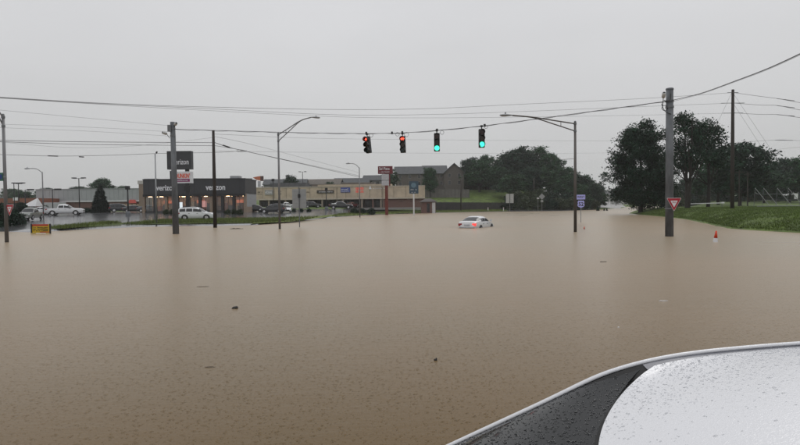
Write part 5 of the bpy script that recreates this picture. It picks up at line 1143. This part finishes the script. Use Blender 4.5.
# grass blades on the bank and verges
def blades(name, label, fn, n, hgt, m, seed):
    rng = np.random.default_rng(seed); pts = np.array([fn(rng) for _ in range(n)]); a = rng.uniform(0, 2 * math.pi, n); w = rng.uniform(.02, .05, n); h = hgt * rng.uniform(.5, 1.4, n); ln = rng.normal(size=(n, 2)) * .06
    v = np.zeros((n, 3, 3)); v[:, 0] = pts; v[:, 1] = pts; v[:, 2] = pts
    v[:, 0, 0] += np.cos(a) * w; v[:, 0, 1] += np.sin(a) * w; v[:, 1, 0] -= np.cos(a) * w; v[:, 1, 1] -= np.sin(a) * w; v[:, 2, 2] += h; v[:, 2, :2] += ln; v[:, :2, 2] -= .04
    me = bpy.data.meshes.new(name); me.vertices.add(3 * n); me.vertices.foreach_set('co', v.astype(np.float32).ravel()); me.loops.add(3 * n); me.loops.foreach_set('vertex_index', np.arange(3 * n, dtype=np.int32)); me.polygons.add(n); me.polygons.foreach_set('loop_start', np.arange(0, 3 * n, 3, dtype=np.int32)); me.update(calc_edges=True)
    return tag(mk(name, me, m), label, kind='stuff')
BLADE = mat('grass_blade', (.085, .130, .020), .7, 0, .3, .4, island=.25); BLADE_L = mat('verge_blade', (.10, .132, .025), .7, 0, .3, .4, island=.4)
def on_bank(rng):
    y = 26 + 75 * rng.random() ** 1.3; x = bank_s(y) + .15 + 34 * rng.random() ** 1.6; return (x, y, HB(x, y))
blades('grass', 'short green grass covering the right bank', on_bank, 110000, .10, BLADE, 3)
def on_verge(rng):
    if rng.random() < .5: x = rng.uniform(X(78, 60), X(262, 60)); y = shore(x) + rng.uniform(3.6, 15)
    else: x = rng.uniform(X(318, 118), X(505, 176)); y = shore(x) + rng.uniform(1.3, 17)
    return (x, y, HL(x, y) + .07)
blades('grass', 'rough grass of the verges along the far shore', on_verge, 30000, .28, BLADE_L, 4)

# ------------------------------------------------------------------ things in the water
def cone(label, px, py, h, tilt=0.0, sink=0.1):
    p = G(px, py); o = thing('traffic_cone', label, 'traffic cone', (p.x, p.y, -sink)); o.rotation_euler = (tilt, tilt * .5, 0)
    OR = mat('cone_orange', (.75, .06, .015), .5); b = h
    MB().tube([(0, 0, 0), (0, 0, h * .42)], [h * .19, h * .14], 18, False).build('lower_cone', SIGN_WHITE, o, True); MB().tube([(0, 0, h * .42), (0, 0, h)], [h * .14, h * .05], 18).build('upper_cone', OR, o, True); MB().box(-h * .3, h * .3, -h * .3, h * .3, -.03, 0).build('base', OR, o)
cone('orange and white traffic cone in the water below the grass bank', 715.3, 242, .62, R(4), .06)
cone('tiny submerged traffic cone tip beside the street light', 584, 229.5, .36, R(6), .12)
def debris(name, label, px, py, build):
    p = G(px, py); o = build(p); o.location = p; return tag(o, label, 'debris')
def lump(name, s, m, seed):
    def f(p):
        rnd = random.Random(seed); bm = bmesh.new(); bmesh.ops.create_icosphere(bm, subdivisions=3, radius=1)
        for v in bm.verts: k = 1 + .22 * math.sin(v.co.x * 3.1 + seed) * math.cos(v.co.y * 2.7) + rnd.uniform(-.06, .06); v.co = Vector((v.co.x * s[0] * k, v.co.y * s[1] * k, v.co.z * s[2] * k + (s[2] * .5 if v.co.x > .3 else 0)))
        me = bpy.data.meshes.new(name); bm.to_mesh(me); bm.free(); return mk(name, me, m, smooth=True)
    return f
DEB = mat('dark_debris', (.02, .018, .016), .6)
debris('debris_clump', 'dark pointed lump floating left of centre in the open water', 235, 308.5, lump('debris_clump', (.07, .05, .035), DEB, 2))
debris('debris_clump', 'small black lump floating at the centre near the bottom', 435.5, 360.5, lump('debris_clump', (.018, .018, .025), DEB, 5))
debris('black_box', 'black box standing on the flooded verge near the street light', 255, 222.5, lambda p: bevel(MB().box(-.22, .22, -.2, .2, -.3, .36).build('black_box', BLACK), .04))
def stick(name, L, r, m, seed, ang):
    def f(p):
        rnd = random.Random(seed); pts = [Vector(((t - .5) * L * math.cos(ang), (t - .5) * L * math.sin(ang), .004 + rnd.uniform(-.3, .6) * r)) for t in [k / 7 for k in range(8)]]
        b = MB().tube(pts, [r * q for q in (.5, .8, 1, 1, .9, .8, .6, .3)], 7); b.tube([pts[3], pts[3] + Vector((L * .12, L * .1, r))], [r * .6, r * .2], 5); return b.build(name, m, None, True)
    return f
debris('floating_stick', 'pale stick floating in front of the grass bank', 663.5, 301.3, stick('floating_stick', .20, .011, WHITEP, 1, .15))
debris('litter_scrap', 'tiny white scrap floating above the car roof', 618.5, 327.5, lump('litter_scrap', (.016, .012, .01), WHITEP, 3))
debris('floating_twig', 'thin brown twig on the water at left, nearer the shore', 203, 287, stick('floating_twig', .30, .007, mat('twig', (.06, .045, .03), .8), 4, .1))
debris('floating_twig', 'thin brown twig on the water at left, nearer the bottom', 210, 367.5, stick('floating_twig', .13, .004, mat('twig', (.06, .045, .03), .8), 5, .05))
debris('floating_twig', 'tiny dark twig floating in front of the steel pole', 603.5, 262, stick('floating_twig', .25, .014, DEB, 6, .2))
debris('floating_log', 'brown log drifting by the shore right of the wooden pole', 236.5, 229, stick('floating_log', 1.2, .07, mat('twig', (.06, .045, .03), .8), 7, .1))
for px, py, w, lab in ((598, 210.3, 3.8, 'dark round bush top standing out of the far floodwater'), (604.2, 209.4, 2.0, 'small dark bush top right of the round one in the water'), (606.8, 209.2, 2.2, 'smallest dark bush top, farthest right of the three in the water')):
    D = 165; x = X(px, D); tree('shrub2', 'bush', lab, (x, D, -.4), w * D / FOC + .4, w * D / FOC, px, None, 'bush')
# bent sapling in the water left of the big tree
p = G(633.5, 213.6); o = thing('sapling', 'bent leafless sapling standing in the water left of the big tree', 'sapling', (p.x, 100, 0)); k = 100 / FOC
MB().tube([(0, 0, -.4), (.1, 0, 3 * k), (-.35, 0, 7.5 * k)], [.07, .05, .02], 6).build('stem', BARK, o, True); MB().tube([(.1, 0, 3 * k), (.55, 0, 5.5 * k)], [.05, .015], 6).build('branch', BARK, o); MB().tube([(.0, 0, 1.2 * k), (.6, 0, .2 * k)], [.04, .02], 6).build('branch', BARK, o)
mk('leaf_tuft', leaf_mesh('leaf_tuft', np.random.default_rng(2).normal(size=(60, 3)) * .18 + np.array([.55, 0, 5.5 * k]), .10, np.random.default_rng(3), LEAF_DARK), None, o)
# bird on the slim pole
q = P(156.3, 153.2, 66); o = tag(lump('bird', (.12, .09, .11), DEB, 9)(None), 'small dark bird perched on the slim grey pole tip', 'bird'); o.location = (q.x + .05, 66, q.z + .08)

# ------------------------------------------------------------------ rain haze
hz = MB().box(-1520, 1520, -70, 1520, -1.7, 60).build('haze', None); tag(hz, 'pale rain haze filling the air', kind='stuff')
hm = bpy.data.materials.new('rain_haze'); hm.use_nodes = True; hn = hm.node_tree; hn.nodes.clear()
pv = hn.nodes.new('ShaderNodeVolumePrincipled'); pv.inputs['Color'].default_value = (.94, .95, .96, 1); pv.inputs['Density'].default_value = 0.00026; pv.inputs['Anisotropy'].default_value = 0.2
ho = hn.nodes.new('ShaderNodeOutputMaterial'); hn.links.new(pv.outputs[0], ho.inputs['Volume']); hz.data.materials.append(hm)
